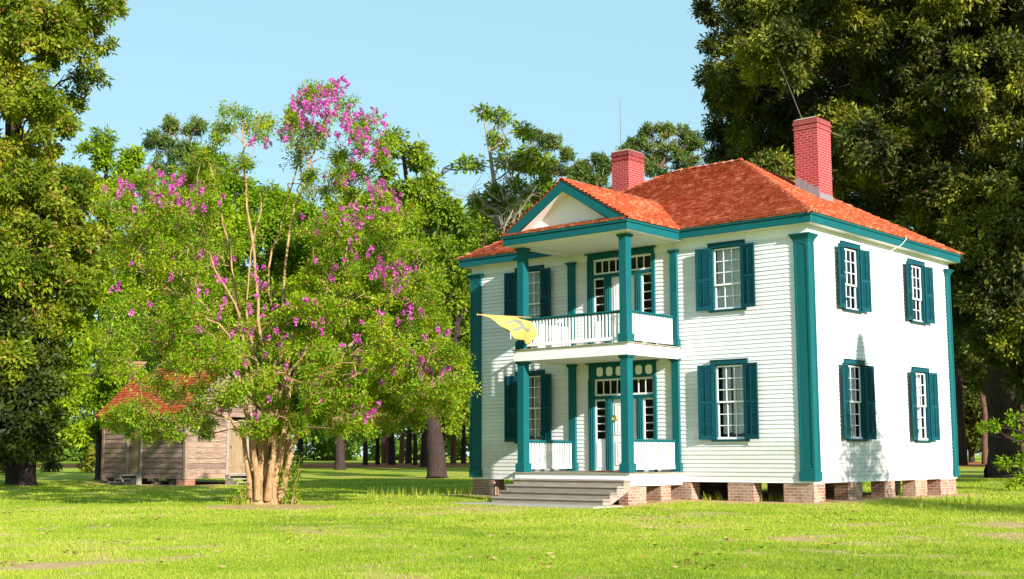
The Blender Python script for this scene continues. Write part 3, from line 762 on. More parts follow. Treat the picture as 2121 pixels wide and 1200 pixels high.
def window(h, rows_top, rows_bot, curtain):
    hw = .41
    mb = MB(); c = .115; ya, yb = -.065, .10
    mb.box(-hw-c, -hw, ya, yb, -.02, h+.02); mb.box(hw, hw+c, ya, yb, -.02, h+.02)
    mb.box(-hw-c-.02, hw+c+.02, ya-.012, yb, h+.02, h+.13); mb.box(-hw-c-.035, hw+c+.035, ya-.03, yb, h+.13, h+.15)
    mb.box(-hw-c-.02, hw+c+.02, ya-.035, yb, -.075, -.02)
    win = mb.build("window", M['tealdark'], house, bevel=.004)
    # sashes
    mb = MB(); mid = h*rows_bot/(rows_top+rows_bot)
    def sash(z0, z1, y0, rows):
        f = .042; y1 = y0+.035
        mb.box(-hw, -hw+f, y0, y1, z0, z1); mb.box(hw-f, hw, y0, y1, z0, z1)
        mb.box(-hw+f, hw-f, y0+.001, y1-.001, z0, z0+f); mb.box(-hw+f, hw-f, y0+.001, y1-.001, z1-f, z1)
        wd = 2*(hw-f)
        for i in (1, 2): x = -hw+f+wd*i/3; mb.box(x-.011, x+.011, y0+.004, y1-.006, z0+f, z1-f)
        for i in range(1, rows): z = z0+f+(z1-z0-2*f)*i/rows; mb.box(-hw+f, hw-f, y0+.006, y1-.008, z-.011, z+.011)
    sash(mid-.02, h, .005, rows_top); sash(0, mid+.02, .042, rows_bot)
    mb.build("sash", M['trimwhite'], win, keep=False)
    mb = MB(); mb.add([(-hw+.02, .022, mid), (hw-.02, .022, mid), (hw-.02, .022, h-.02), (-hw+.02, .022, h-.02)], [(0,1,2,3)])
    mb.add([(-hw+.02, .060, .02), (hw-.02, .060, .02), (hw-.02, .060, mid), (-hw+.02, .060, mid)], [(0,1,2,3)])
    mb.build("glass", M['glass'], win, keep=False)
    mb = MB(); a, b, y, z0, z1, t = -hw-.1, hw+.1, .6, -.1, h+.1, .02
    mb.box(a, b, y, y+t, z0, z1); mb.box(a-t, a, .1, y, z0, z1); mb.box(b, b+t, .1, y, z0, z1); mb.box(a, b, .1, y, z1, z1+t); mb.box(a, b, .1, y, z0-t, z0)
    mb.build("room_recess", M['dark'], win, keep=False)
    mb = MB(); nx, nz = 60, 14
    panels = ((-hw, hw),) if curtain == 'full' else ((-hw+.11, -.03), (.0, hw)) if curtain == 'drape' else ((-hw, -.12),) if curtain == 'half' else ((.22, hw),)
    for (pa, pb) in panels:
        vs = []; fs = []
        for j in range(nz+1):
            q = j/nz
            zz = .16+(h-.16)*q if curtain == 'drape' else .02+(h-.02)*q
            for i in range(nx+1):
                u = i/nx
                x = pa+(pb-pa)*u
                y = (.105 if curtain in ('full', 'drape') else .2)+.018*math.sin(u*22+q*1.2)+.012*math.sin(u*47+2)
                z = zz-(0.05*math.sin(u*3.0+.6) if j == 0 else 0)
                vs.append((x, y, z))
        for j in range(nz):
            for i in range(nx): k = j*(nx+1)+i; fs.append((k, k+1, k+nx+2, k+nx+1))
        mb.add(vs, fs, True)
    mb.build("curtain", M['curtain'], win, keep=False)
    for sg in (-1, 1):
        s = shutter(h+.05, .43, win, sg*(hw+.045), sg, -sg*rad(9))
        s.location.z = -.025
    for sg in (-1, 1):
        for z in (.18, h-.18):
            mb = MB(); mb.box(sg*(hw+.02), sg*(hw+.05), -.115, -.066, z, z+.07); mb.build("hinge", M['tealdark'], win, keep=False)
    return win
wu = window(UH, 3, 2, 'full'); wl_ = window(LH, 3, 3, 'drape'); wus = window(UH, 3, 2, 'half'); wls = window(LH, 3, 3, 'edge')
def put(w, x, y, z, rot, first):
    o = w if first else copy_tree(w, house)
    o.location = (x, y, z); o.rotation_euler = (0, 0, rot); return o
for i, c in enumerate(FC):
    put(wu, c, 0, UZ, 0, i == 0); put(wl_, c, 0, LZ, 0, i == 0)
for i, c in enumerate(SCN):
    put(wus, 0, c, UZ, math.pi/2, i == 0); put(wls, 0, c, LZ, math.pi/2, i == 0)

# porch ----------------------------------------------------------------
F1, F2 = .20, 3.45
mb = MB()
y = -2.40
while y < -.03:
    y1 = min(y+.098, -.028); mb.box(-7.53, -3.73, y+.002, y1, F1-.03, F1+random.uniform(-.0015, .0015)); y = y1
mb.build("porch_floor", M['deckwood'], house)
mb = MB(); mb.box(-7.50, -3.76, -2.36, -2.33, -.13, F1-.031); mb.box(-3.79, -3.76, -2.33, -.03, -.13, F1-.031); mb.box(-7.50, -7.47, -2.33, -.03, -.13, F1-.031)
mb.build("porch_skirt", M['trimwhite'], house, bevel=.004)
mb = MB()
y = -2.42
while y < -.03:
    y1 = min(y+.098, -.028); mb.box(-7.56, -3.70, y+.002, y1, F2-.028, F2+random.uniform(-.0015, .0015)); y = y1
mb.build("balcony_floor", M['deckwood'], house)
mb = MB(); mb.box(-7.52, -3.74, -2.38, -2.34, 3.13, F2-.029); mb.box(-3.78, -3.74, -2.34, -.03, 3.13, F2-.029); mb.box(-7.52, -7.48, -2.34, -.03, 3.13, F2-.029)
mb.box(-7.48, -3.78, -2.34, -.03, 3.17, 3.19)
mb.build("balcony_skirt", M['trimwhite'], house, bevel=.004)
def column(x0, x1, y0, y1, z0, z1, name="porch_column"):
    mb = MB(); mb.box(x0, x1, y0, y1, z0+.24, z1-.05)
    b = .04; mb.box(x0-b, x1+b, y0-b, y1+b, z0+.002, z0+.21); mb.frustum((x0-b, x1+b, y0-b, y1+b), z0+.21, (x0, x1, y0, y1), z0+.245)
    mb.frustum((x0, x1, y0, y1), z1-.09, (x0-.04, x1+.04, y0-.04, y1+.04), z1-.045); mb.box(x0-.045, x1+.045, y0-.045, y1+.045, z1-.045, z1-.002)
    return mb.build(name, M['teal'], house, bevel=.006)
for z0, z1 in ((F1, 3.13), (F2, 6.215)):
    column(-4.06, -3.83, -2.29, -2.06, z0, z1); column(-7.47, -7.24, -2.29, -2.06, z0, z1)
for z0, z1 in ((F1, 3.165), (F2, 6.06)):
    column(-4.00, -3.78, -.10, -.02, z0, z1, "wall_pilaster"); column(-7.47, -7.23, -.10, -.02, z0, z1, "wall_pilaster")
BAL = None
def railing(p, q, zf):
    """handrail, bottom rail and balusters from p to q (x, y)"""
    global BAL
    p, q = np.array(p), np.array(q); L = np.linalg.norm(q-p); d = (q-p)/L; n = np.array([-d[1], d[0]])
    def bar(mb, hw, z0, z1):
        c = [p+n*hw, q+n*hw, q-n*hw, p-n*hw]
        mb.add([(*k, z0) for k in c]+[(*k, z1) for k in c], [(0,1,2,3), (7,6,5,4), (0,4,5,1), (1,5,6,2), (2,6,7,3), (3,7,4,0)])
    mb = MB(); bar(mb, .05, zf+.795, zf+.835); bar(mb, .03, zf+.765, zf+.795)
    top = mb.build("railing", M['teal'], house, bevel=.008)
    mb = MB(); bar(mb, .03, zf+.075, zf+.165); 
    mb.build("bottom_rail", M['trimwhite'], top, bevel=.005)
    k = int(L/.108)
    for i in range(k):
        c = p+d*L*(i+.5)/k
        if BAL is None:
            mb = MB(); mb.box(-.019, .019, -.019, .019, .165, .765); BAL = mb.build("baluster", M['trimwhite'], top, keep=False); o = BAL
        else:
            o = BAL.copy(); COL.objects.link(o); o.parent = top; o.matrix_parent_inverse = Matrix.Identity(4)
        o.location = (c[0], c[1], zf)
railing((-7.24, -2.17), (-4.06, -2.17), F2)
railing((-3.93, -2.06), (-3.93, -.10), F2); railing((-7.36, -2.06), (-7.36, -.10), F2)
railing((-3.93, -2.06), (-3.93, -.10), F1); railing((-7.36, -2.06), (-7.36, -.10), F1)

# door sets -------------------------------------------------------------
def doorset(zb, zt, ovals):
    x0, x1 = -6.79, -4.51; fr = .19; ya, yb = -.075, .16
    tt, tb = (zt-.46, zt-.91) if ovals else (zt-.20, zt-.61)        # transom top and bottom
    mb = MB()
    mb.box(x0, x0+fr, ya, yb, zb, tt+.02); mb.box(x1-.10, x1, ya, yb, zb, tt+.02)
    mb.box(x0+.02, x1-.02, ya+.002, yb, tt+.02, zt-.03); mb.box(x0-.05, x1+.05, ya-.05, yb, zt-.03, zt)
    mb.box(x0+fr, x1-.10, ya+.02, yb, tb-.09, tb)
    for a, b in ((-6.21, -6.02), (-5.17, -4.98)): mb.box(a, b, ya+.015, yb, zb, tb-.09)
    for a in (-6.15, -6.09, -5.11, -5.05): mb.box(a-.012, a+.012, ya-.002, ya+.015, zb, tb-.09)
    for a in (-6.74, -6.68): mb.box(a-.012, a+.012, ya-.016, ya, zb, tt)
    fr_ = mb.build("door_frame", M['teal'], house, bevel=.004)
    if ovals:
        mb = MB()
        for i in range(6):
            cx = -6.37+i*(1.64/5); cz = tt+.215; rx, rz = .105, .125; c = .05
            poly = [(cx-rx+c, cz-rz), (cx+rx-c, cz-rz), (cx+rx, cz-rz+c), (cx+rx, cz+rz-c), (cx+rx-c, cz+rz), (cx-rx+c, cz+rz), (cx-rx, cz+rz-c), (cx-rx, cz-rz+c)]
            mb.prism(poly, 1, ya-.012, ya+.004)
        mb.build("medallions", M['trimwhite'], fr_)
    mb = MB(); gl = MB()
    def light(a, b, z0, z1, nx, nz, f=.04, mu=.012, y0=.0):
        y1 = y0+.04
        mb.box(a, a+f, y0, y1, z0, z1); mb.box(b-f, b, y0, y1, z0, z1); mb.box(a+f, b-f, y0+.001, y1-.001, z0, z0+f); mb.box(a+f, b-f, y0+.001, y1-.001, z1-f, z1)
        for i in range(1, nx): x = a+f+(b-a-2*f)*i/nx; mb.box(x-mu, x+mu, y0+.004, y1-.004, z0+f, z1-f)
        for i in range(1, nz): z = z0+f+(z1-z0-2*f)*i/nz; mb.box(a+f, b-f, y0+.006, y1-.006, z-mu, z+mu)
        gl.add([(a+.01, y0+.025, z0+.01), (b-.01, y0+.025, z0+.01), (b-.01, y0+.025, z1-.01), (a+.01, y0+.025, z1-.01)], [(0,1,2,3)])
    light(x0+fr, x1-.10, tb, tt+.02, 8, 1, .055)
    sl0 = zb+.83
    for a, b in ((-6.60, -6.21), (-4.98, -4.61)):
        light(a, b, sl0, tb-.09, 1, 5, .045)
        mb.box(a, b, .002, .04, zb+.02, sl0); mb.box(a+.05, b-.05, -.008, .002, zb+.10, sl0-.06)
    mb.build("sidelights", M['trimwhite'], fr_); gl.build("door_glass", M['glass'], fr_)
    mb = MB(); mb.box(-6.02, -5.17, .04, .085, zb+.02, tb-.09)
    for (a, b, c, d) in ((-5.94, -5.62, zb+.98, tb-.22), (-5.57, -5.25, zb+.98, tb-.22), (-5.94, -5.62, zb+.16, zb+.80), (-5.57, -5.25, zb+.16, zb+.80)):
        for (p0, p1, q0, q1) in ((a, b, c, c+.03), (a, b, d-.03, d), (a, a+.03, c+.03, d-.03), (b-.03, b, c+.03, d-.03)): mb.box(p0, p1, .024, .04, q0, q1)
        mb.frustum((0,0,0,0), 0, (0,0,0,0), 0) if False else mb.box(a+.07, b-.07, .03, .04, c+.07, d-.07)
    dr = mb.build("door", M['trimwhite'], house, bevel=.003)
    mb = MB()
    if ovals:
        mb.tube([(-5.99, .03, zb+.98), (-5.99, -.02, zb+.98)], [.02, .02], 8, cap=True)
        mb.build("door_handle", M['brass'], dr); mb = MB()
        pts = [(-5.955+.065*math.cos(a), .018, zb+1.43+.075*math.sin(a)) for a in np.linspace(0, 2*math.pi, 15)]
        mb.tube(pts, .022, 6)
    else:
        mb.tube([(-5.96, .03, zb+.92), (-5.96, -.02, zb+.92)], [.022, .022], 8, cap=True)
    mb.build("door_knocker" if ovals else "door_handle", M['brass'], dr)
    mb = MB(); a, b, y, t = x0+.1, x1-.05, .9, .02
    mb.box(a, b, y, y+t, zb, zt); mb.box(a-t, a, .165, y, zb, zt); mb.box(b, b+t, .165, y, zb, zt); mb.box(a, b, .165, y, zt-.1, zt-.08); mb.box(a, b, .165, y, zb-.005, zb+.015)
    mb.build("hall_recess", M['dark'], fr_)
doorset(F1+.005, 3.16, True); doorset(F2+.005, 6.235, False)

# steps, pad, mat
mb = MB(); st = MB()
for i, (yf, zt) in enumerate(((-2.66, .035), (-2.95, -.115), (-3.24, -.265), (-3.53, -.415))):
    mb.box(-7.33, -3.70, yf, yf+.31, zt-.045, zt)
    mb.box(-7.26, -3.78, yf+.035, yf+.065, zt-.16 if i < 3 else -.60, zt-.046)
steps = mb.build("porch_steps", M['stepwood'], house, bevel=.006)
for x in (-3.777, -7.30):
    st = MB(); poly = [(-2.365, -.013)]
    for i, (yf, zt) in enumerate(((-2.66, .035), (-2.95, -.115), (-3.24, -.265), (-3.53, -.415))):
        poly += [(yf+(.31 if i else .295)+.0, zt-.047), (yf+.03, zt-.047)]
    poly += [(-3.50, -.60), (-3.28, -.60), (-2.365, -.22)]
    st.prism(poly, 0, x, x+.04); st.build("stringer", M['stepwood'], steps)
mb = MB(); mb.box(-7.75, -3.35, -4.35, -3.2, -.70, -.555)
tag(mb.build("entrance_pad", M['concrete'], None, bevel=.02), "flat concrete pad on the ground at the foot of the porch steps", "concrete pad")
mb = MB(); mb.box(-6.25, -5.15, -.75, -.16, F1+.004, F1+.022)
tag(mb.build("doormat", M['mat'], None, bevel=.006), "reddish brown doormat lying before the front door on the porch", "doormat")

# flag --------------------------------------------------------------------
A0 = np.array(lift(1096, 658, 1)); 
def on_y(px, py, yy):
    d = lift(px, py, 1.0)-CAM; return CAM+d*((yy-CAM[1])/d[1])
pa = on_y(1096, 658, -2.30); pb = on_y(991, 652, -4.05)
fl = empty("flag", tuple(pa), "pale yellow flag with a grey letter H blowing from a pole on the porch balcony", "flag")
mb = MB(); mb.tube([pa-(pb-pa)*.03, pb], [.016, .014], 8, cap=True); pole = mb.build("flag_pole", M['pole'], fl)
mb = MB(); d = (pb-pa)/np.linalg.norm(pb-pa)
mb.tube([pb-d*.01, pb+d*.02, pb+d*.05, pb+d*.07], [.012, .03, .028, .008], 8, cap=True); mb.build("finial", M['brass'], pole)
# cloth: u along the pole from the tip inwards, v along the fly
def on_plane(px, py, r): return lift(px, py, r)
rt = math.hypot(pb[0]-CAM[0], pb[1]-CAM[1]); ra = math.hypot(pa[0]-CAM[0], pa[1]-CAM[1])
edge = [(995, 652, rt), (1022, 647, rt+.42), (1044, 650, rt+.8), (1064, 655, rt+1.1)]
flye = [(1055, 693, rt+.1), (1078, 706, rt+.5), (1100, 703, rt+.9), (1120, 688, rt+1.15)]
E = [np.array(lift(*e)) for e in edge]; Fy = [np.array(lift(*e)) for e in flye]
# keep the hoist edge on the pole itself
E = [pb+(pa-pb)*t for t in (.03, .27, .50, .72)]
def lerp(P, t):
    s = t*(len(P)-1); i = min(int(s), len(P)-2); f = s-i; return P[i]*(1-f)+P[i+1]*f
nrm = np.cross(E[-1]-E[0], Fy[0]-E[0]); nrm /= np.linalg.norm(nrm)
if nrm[2] < 0: nrm = -nrm
def cl(u, v):
    p = lerp(E, u)*(1-v)+lerp(Fy, u)*v
    return p+nrm*(.20*math.sin(math.pi*v)*(.35+.75*math.sin(math.pi*u))+.075*math.sin(8*v+4*u)*v+.07*math.sin(12*u+3*v)*v-.10*v*v*u)
def sheet(mb, u0, u1, v0, v1, off, nu, nv):
    vs = [cl(u0+(u1-u0)*i/nu, v0+(v1-v0)*j/nv)+nrm*off for j in range(nv+1) for i in range(nu+1)]
    mb.add(vs, [(j*(nu+1)+i, j*(nu+1)+i+1, (j+1)*(nu+1)+i+1, (j+1)*(nu+1)+i) for j in range(nv) for i in range(nu)], True)
mb = MB(); sheet(mb, 0, 1, 0, 1, 0, 30, 40); fc = mb.build("flag_cloth", M['flag'], fl)
sol = fc.modifiers.new("thick", 'SOLIDIFY'); sol.thickness = .003
mb = MB()
for off in (.006, -.006):
    sheet(mb, .25, .80, .40, .48, off, 14, 4); sheet(mb, .25, .80, .70, .78, off, 14, 4); sheet(mb, .46, .58, .48, .70, off, 4, 8)
mb.build("letter_h", M['grayletter'], fc)
mb = MB(); p = cl(.02, .96)
mb.tube([p, p+np.array([0, .01, -.08]), p+np.array([.01, .0, -.19])], [.012, .014, .01], 6); mb.build("tie_cord", M['wire'], fl)

# ------------------------------------------------------------------ cabin
cx0, cx1, cy0, cy1 = -33.75, -27.9, 1.54, 5.16
cz0, cz1, czr = -.24, 2.52, 4.20
cabin = empty("cabin", ((cx0+cx1)/2, (cy0+cy1)/2, -.45), "small weathered grey board cabin with orange shingle roof behind the pink blossoming tree", "cabin")
def planks(mb, u0, u1, z0, z1, place, ex, cut=None, top=None):
    z = z0
    while z < z1-.03:
        zt = min(z+ex*random.uniform(.92, 1.08), z1)
        a, b = u0, u1
        if top: a, b = top(zt); a = max(a, u0); b = min(b, u1)
        segs = [(a, b)]
        if cut and z < cut[3] and zt > cut[2]-.02: segs = [(a, cut[0]), (cut[1], b)]
        for s, e in segs:
            if e-s < .03: continue
            j = random.uniform(-.006, .008)
            if e-s > 3.5:
                c = s+random.uniform(1.3, 2.2); ss = [(s, c-.003), (c+.003, e)]
            else: ss = [(s, e)]
            for s1, e1 in ss:
                mb.add([place(s1, .04+j, z), place(e1, .04+j+random.uniform(-.004, .004), z), place(e1, .005, zt+.03), place(s1, .005, zt+.03), place(s1, -.02, z), place(e1, -.02, z)], [(0,1,2,3), (4,5,1,0)])
        z = zt
mb = MB()
dcut = (-31.98, -30.85, -.06, 2.05); scut = (3.45, 4.55, -.05, 2.1)
planks(mb, cx0, cx1, cz0, cz1, lambda u, o, z: (u, cy0-o, z), .205, dcut)
cyc = (cy0+cy1)/2; gs = (czr-cz1)/(cyc-cy0)
gtop = lambda z: (cy0+max(0, z-cz1)/gs, cy1-max(0, z-cz1)/gs)
planks(mb, cy0, cy1, cz0, czr-.05, lambda u, o, z: (cx1+o, u, z), .205, scut, gtop)
planks(mb, cy0, cy1, cz0, czr-.05, lambda u, o, z: (cx0-o, u, z), .205, None, gtop)
planks(mb, cx0, cx1, cz0, cz1, lambda u, o, z: (u, cy1+o, z), .205)
mb.box(cx0+.03, cx1-.03, cy0+.03, cy1-.03, cz0+.005, cz0+.05)
mb.build("wall", M['graywood'], cabin)
mb = MB()
for x, y in ((cx1, cy0), (cx0, cy0), (cx1, cy1), (cx0, cy1)):
    sx = 1 if x == cx1 else -1; sy = -1 if y == cy0 else 1
    mb = MB(); mb.box(x-sx*.09, x+sx*.06, y+sy*.06, y+sy*.035 if False else y+sy*.03, cz0-.02, cz1)
    mb.box(x+sx*.06, x+sx*.03, y+sy*.03, y-sy*.09, cz0-.02, cz1)
    mb.build("corner_board", M['graywood'], cabin)
mb = MB()
ov = .35; crun = cyc-cy0+ov; ceave = cz1-ov*gs+.10
ccs = 1/math.hypot(1, gs); csn = gs*ccs; cT = crun/ccs
gx = .22
shingles(mb, (cx0-gx, cy0-ov, ceave), (1,0,0), (0,ccs,csn), (0,-csn,ccs), cT, lambda t: 0.0, lambda t: cx1-cx0+2*gx, ex=.17, th=.035, wmin=.1, wmax=.2)
shingles(mb, (cx1+gx, cy1+ov, ceave), (-1,0,0), (0,-ccs,csn), (0,csn,ccs), cT, lambda t: 0.0, lambda t: cx1-cx0+2*gx, ex=.17, th=.035, wmin=.2, wmax=.3)
mb.add([(cx0-gx, cy0-ov, ceave-.03), (cx1+gx, cy0-ov, ceave-.03), (cx1+gx, cyc, ceave-.03+crun*gs), (cx0-gx, cyc, ceave-.03+crun*gs), (cx1+gx, cy1+ov, ceave-.03), (cx0-gx, cy1+ov, ceave-.03)], [(0,1,2,3), (3,2,4,5)])
caps(mb, (cx0-gx, cyc, ceave+crun*gs+.03), (cx1+gx, cyc, ceave+crun*gs+.03), .12)
mb.build("roof", M['oldshingle'], cabin)
mb = MB()
for xx in (cx1+gx-.03, cx0-gx):
    for s in (1, -1):
        ye = cy0-ov if s == 1 else cy1+ov
        mb = MB(); mb.prism([(ye, ceave-.035), (cyc, ceave-.035+crun*gs), (cyc, ceave-.20+crun*gs), (ye, ceave-.17)], 0, xx, xx+.03)
        mb.build("rake_board", M['paleboard'], cabin)
def cdoor(name, place, u0, u1, z0, z1):
    fr = MB(); dr = MB()
    def bx(m_, a, b, o0, o1, c, d):
        p, q = place(a, o0), place(b, o1); m_.box(p[0], q[0], p[1], q[1], c, d)
    bx(fr, u0-.0, u0+.11, .06, -.05, z0-.05, z1); bx(fr, u1-.11, u1, .06, -.05, z0-.05, z1); bx(fr, u0+.11, u1-.11, .058, -.05, z1-.10, z1); bx(fr, u0+.11, u1-.11, .058, -.05, z0-.05, z0)
    f = fr.build("door_frame", M['paleboard'], cabin)
    n = 5; w = (u1-u0-.22)/n
    for i in range(n): bx(dr, u0+.11+i*w+.003, u0+.11+(i+1)*w-.003, -.01+random.uniform(0, .008), -.05, z0, z1-.10)
    for zz in (z0+.25, z1-.45): bx(dr, u0+.12, u1-.12, .012, -.008, zz, zz+.1)
    d = dr.build("door", M['doorwood'], cabin)
    k = MB(); p, q = place(u0+.22, .0), place(u0+.25, .05); k.box(p[0], q[0], p[1], q[1], z0+1.0, z0+1.1); k.build("door_latch", M['rod'], d)
cdoor("front", lambda u, o: (u, cy0-o), *dcut)
cdoor("gable", lambda u, o: (cx1+o, u), *scut)
def csteps(place, u0, u1, o0):
    mb = MB(); zs = [-.11, -.25, -.38]
    def bx(a, b, c, d, z0, z1):
        p, q = place(a, c), place(b, d); mb.box(p[0], q[0], p[1], q[1], z0, z1)
    for i, z in enumerate(zs): bx(u0, u1, o0+i*.26, o0+i*.26+.28, z-.04, z)
    s = mb.build("cabin_steps", M['stepwood'], cabin)
    for u in (u0+.02, u1-.06):
        mb = MB()
        for i, z in enumerate(zs):
            p, q = place(u, o0+i*.26+(.06 if i else 0)), place(u+.04, o0+i*.26+.26); mb.box(p[0], q[0], p[1], q[1], -.55, z-.041)
        mb.build("stringer", M['stepwood'], s)
csteps(lambda u, o: (u, cy0-o), -31.95, -30.75, .06)
csteps(lambda u, o: (cx1+o, u), 3.40, 4.7, .06)
for x, y in ((cx1-.55, cy0-.02), (cx0, cy0), (cx1-.5, cy1-.5), (cx0, cy1-.5), ):
    mb = MB(); mb.box(x, x+.58 if x > -28.6 and y < 2 else x+.4, y, y+.5, -.62, cz0-.002); mb.build("pier", M['cabinbrick'], cabin, bevel=.015)
for x, y in ((-30.1, cy0+.15), (-33.5, cy0-.05), (-29.2, cy0+.3)):
    mb = MB()
    for q in range(4):
        n = 7; c = (x+random.uniform(-.14, .14), y+random.uniform(-.1, .1), -.50+q*.075)
        s = .20-q*.025
        mb.add([(c[0]+s*math.cos(k*6.283/n)*random.uniform(.8, 1.15), c[1]+s*.8*math.sin(k*6.283/n), c[2]-.05) for k in range(n)]+[(c[0]+s*.85*math.cos(k*6.283/n), c[1]+s*.7*math.sin(k*6.283/n), c[2]+.04) for k in range(n)],
               [tuple(range(n, 2*n))]+[(k, (k+1) % n, n+(k+1) % n, n+k) for k in range(n)])
    mb.build("stone_pier", M['stone'], cabin)
mb = MB(); mb.box(cx0-.75, cx0-.05, cyc-.5, cyc+.4, -.5, 2.6); mb.box(cx0-.62, cx0-.24, cyc-.35, cyc+.25, 2.6, 4.62); mb.box(cx0-.66, cx0-.20, cyc-.39, cyc+.29, 4.62, 4.74)
mb.build("chimney", M['cabinbrick'], cabin, bevel=.01)

# ------------------------------------------------------------------ trees
def unit(a): return a/(np.linalg.norm(a, axis=-1, keepdims=True)+1e-9)
def leaves_at(P, n, rc, L, wr=.42, out=None, droop=.25, lrand=.35, fold=.12):
    """leaf quads: n leaves round every clump centre P"""
    K = len(P); C = np.repeat(P, n, 0)
    off = rng.normal(0, 1, (K*n, 3)); off = unit(off)*(rng.random((K*n, 1))**.5)*rc
    p = C+off
    d = unit(off)*.8+rng.normal(0, .6, (K*n, 3)); d[:, 2] -= droop
    if out is not None: d += np.repeat(out, n, 0)*.5
    d = unit(d)
    up = rng.normal(0, .62, (K*n, 3)); up[:, 2] += .45
    up += np.repeat(out, n, 0)*1.0 if out is not None else np.array([0, 0, .5])
    s = unit(np.cross(d, up)); nn = np.cross(s, d)
    l = L*(1+lrand*rng.normal(0, 1, (K*n, 1))).clip(.4, 1.8)
    w = l*wr*.5
    a = p; b = p+d*l*.45+s*w+nn*l*fold; c = p+d*l; e = p+d*l*.45-s*w+nn*l*fold
    return np.stack([a, b, c, e], 1).reshape(-1, 3)
def clumps(lobes, per_m2, rsub=.36, fill=.5, gap=.16):
    """clump centres for a list of (centre, radius): clusters of clusters over each lobe"""
    out = []; dirs = []
    for c, r in lobes:
        ns = max(4, int(10+6*r))
        sd = unit(rng.normal(0, 1, (ns, 3))); sd[:, 2] = sd[:, 2]*.85+.1
        sr = r*(fill+(1-fill)*rng.random((ns, 1))**.6)*.82
        sc = c+sd*sr*np.array([1, 1, .85])
        k = max(3, int(per_m2*r*r*4/ns*rng.uniform(.9, 1.1)))
        q = unit(rng.normal(0, 1, (ns, k, 3)))*(rng.random((ns, k, 1))**.45)*r*rsub
        q[..., 2] *= .7
        pts = (sc[:, None, :]+q)
        keep = rng.random(ns) > gap
        pts = pts[keep].reshape(-1, 3)
        out.append(pts); dirs.append(unit(pts-c))
    return np.vstack(out), np.vstack(dirs)
def wiggle(p, q, n=6, amp=.12, sag=.0):
    p, q = np.array(p, float), np.array(q, float); L = np.linalg.norm(q-p)
    t = np.linspace(0, 1, n)[:, None]
    pts = p+(q-p)*t
    j = rng.normal(0, amp*L/n, (n, 3)); j[0] = 0; j[-1] = 0
    pts = pts+j
    pts[:, 2] += (np.sin(t[:, 0]*math.pi)*sag*L)
    return pts
def limbs(mb, trunk, trads, lobes, r_end=.02, twigs=5, thick=1.0, cl=None):
    """limbs from a trunk polyline to each lobe, with twigs inside the lobe"""
    tr = np.array(trunk)
    seg = []
    for i in range(len(tr)-1):
        for f in np.linspace(0, 1, 8, endpoint=False):
            seg.append((tr[i]*(1-f)+tr[i+1]*f, trads[i]*(1-f)+trads[i+1]*f))
    seg.append((tr[-1], trads[-1]))
    sp = np.array([s[0] for s in seg]); sr = np.array([s[1] for s in seg])
    for c, r in lobes:
        dh = np.hypot(sp[:, 0]-c[0], sp[:, 1]-c[1]); want = c[2]-.55*dh
        cost = np.abs(sp[:, 2]-want)+.3*dh+np.where(sp[:, 2] > c[2], 3, 0)+np.where(sp[:, 2]-sp[0, 2] < .22*(sp[-1, 2]-sp[0, 2]), 4, 0)
        i = int(np.argmin(cost)); a = sp[i]
        L = np.linalg.norm(c-a); ra = min(sr[i]*.5, (.03+.008*L)*thick)
        pts = wiggle(a, c, 7, .35, .10)
        mb.tube(pts, np.linspace(ra, max(r_end*1.6, ra*.3), 7), 6)
        for k in range(twigs):
            d = unit(rng.normal(0, 1, 3)); d[2] = abs(d[2])*.7
            s = pts[rng.integers(3, 7)]; e = c+d*r*rng.uniform(.5, .95)
            mb.tube(wiggle(s, e, 5, .4, .05), np.linspace(max(r_end*1.3, ra*.28), r_end*.5, 5), 4)
def px_lobes(L, r):
    return [(np.array(lift(a, b, r+(q[0] if q else 0))), R*r/FPX) for a, b, R, *q in L]
def trunk_px(pts, r):
    out = [np.array(lift(a, b, r+(q[0] if q else 0))) for a, b, *q in pts]
    return out
def grow(name, label, cat, base_px, r, trunk, trads, lobes, lm, bm, leafL, per_m2, n, rc, wr=.42, group=None, twigs=5, thick=1.0, droop=.25, gap=.16, fill=.5, extra=None, rsub=.36, r_end=.02):
    b = spot(base_px, r); gz = float(ground_z(*b))
    root = empty(name, (b[0], b[1], gz), label, cat, group)
    tr = trunk_px(trunk, r); tr[0] = np.array([b[0], b[1], gz-.15])
    lb = px_lobes(lobes, r) if not isinstance(lobes[0][0], np.ndarray) else lobes
    mb = MB()
    # flared foot
    t1 = tr[0]+(tr[1]-tr[0])*min(1, .9/np.linalg.norm(tr[1]-tr[0]))
    pts = [tr[0], tr[0]+(t1-tr[0])*.35, t1]+tr[1:]; rr = [trads[0]*1.5, trads[0]*1.15, trads[0]]+list(trads[1:])
    dense = []; dr = []
    for i in range(len(pts)-1):
        k = 2 if i < 2 else 5
        for f in np.linspace(0, 1, k, endpoint=False):
            w = rng.normal(0, .05*rr[i], 3) if dense else np.zeros(3)
            dense.append(pts[i]*(1-f)+pts[i+1]*f+w); dr.append((rr[i]*(1-f)+rr[i+1]*f)*rng.uniform(.95, 1.05))
    dense.append(pts[-1]); dr.append(rr[-1])
    mb.tube(dense, dr, 12)
    limbs(mb, tr, trads, lb, r_end, twigs, thick)
    if extra: extra(mb)
    mb.build("trunk", bm, root, uv=False)
    P, dirs = clumps(lb, per_m2, rsub, fill, gap); print(name, len(P)*n)
    soup("crown", leaves_at(P, n, rc, leafL, wr, dirs, droop), 4, lm, root)
    return root

def in_poly(x, y, poly):
    c = False; j = len(poly)-1
    for i in range(len(poly)):
        xi, yi = poly[i]; xj, yj = poly[j]
        if (yi > y) != (yj > y) and x < (xj-xi)*(y-yi)/(yj-yi)+xi: c = not c
        j = i
    return c
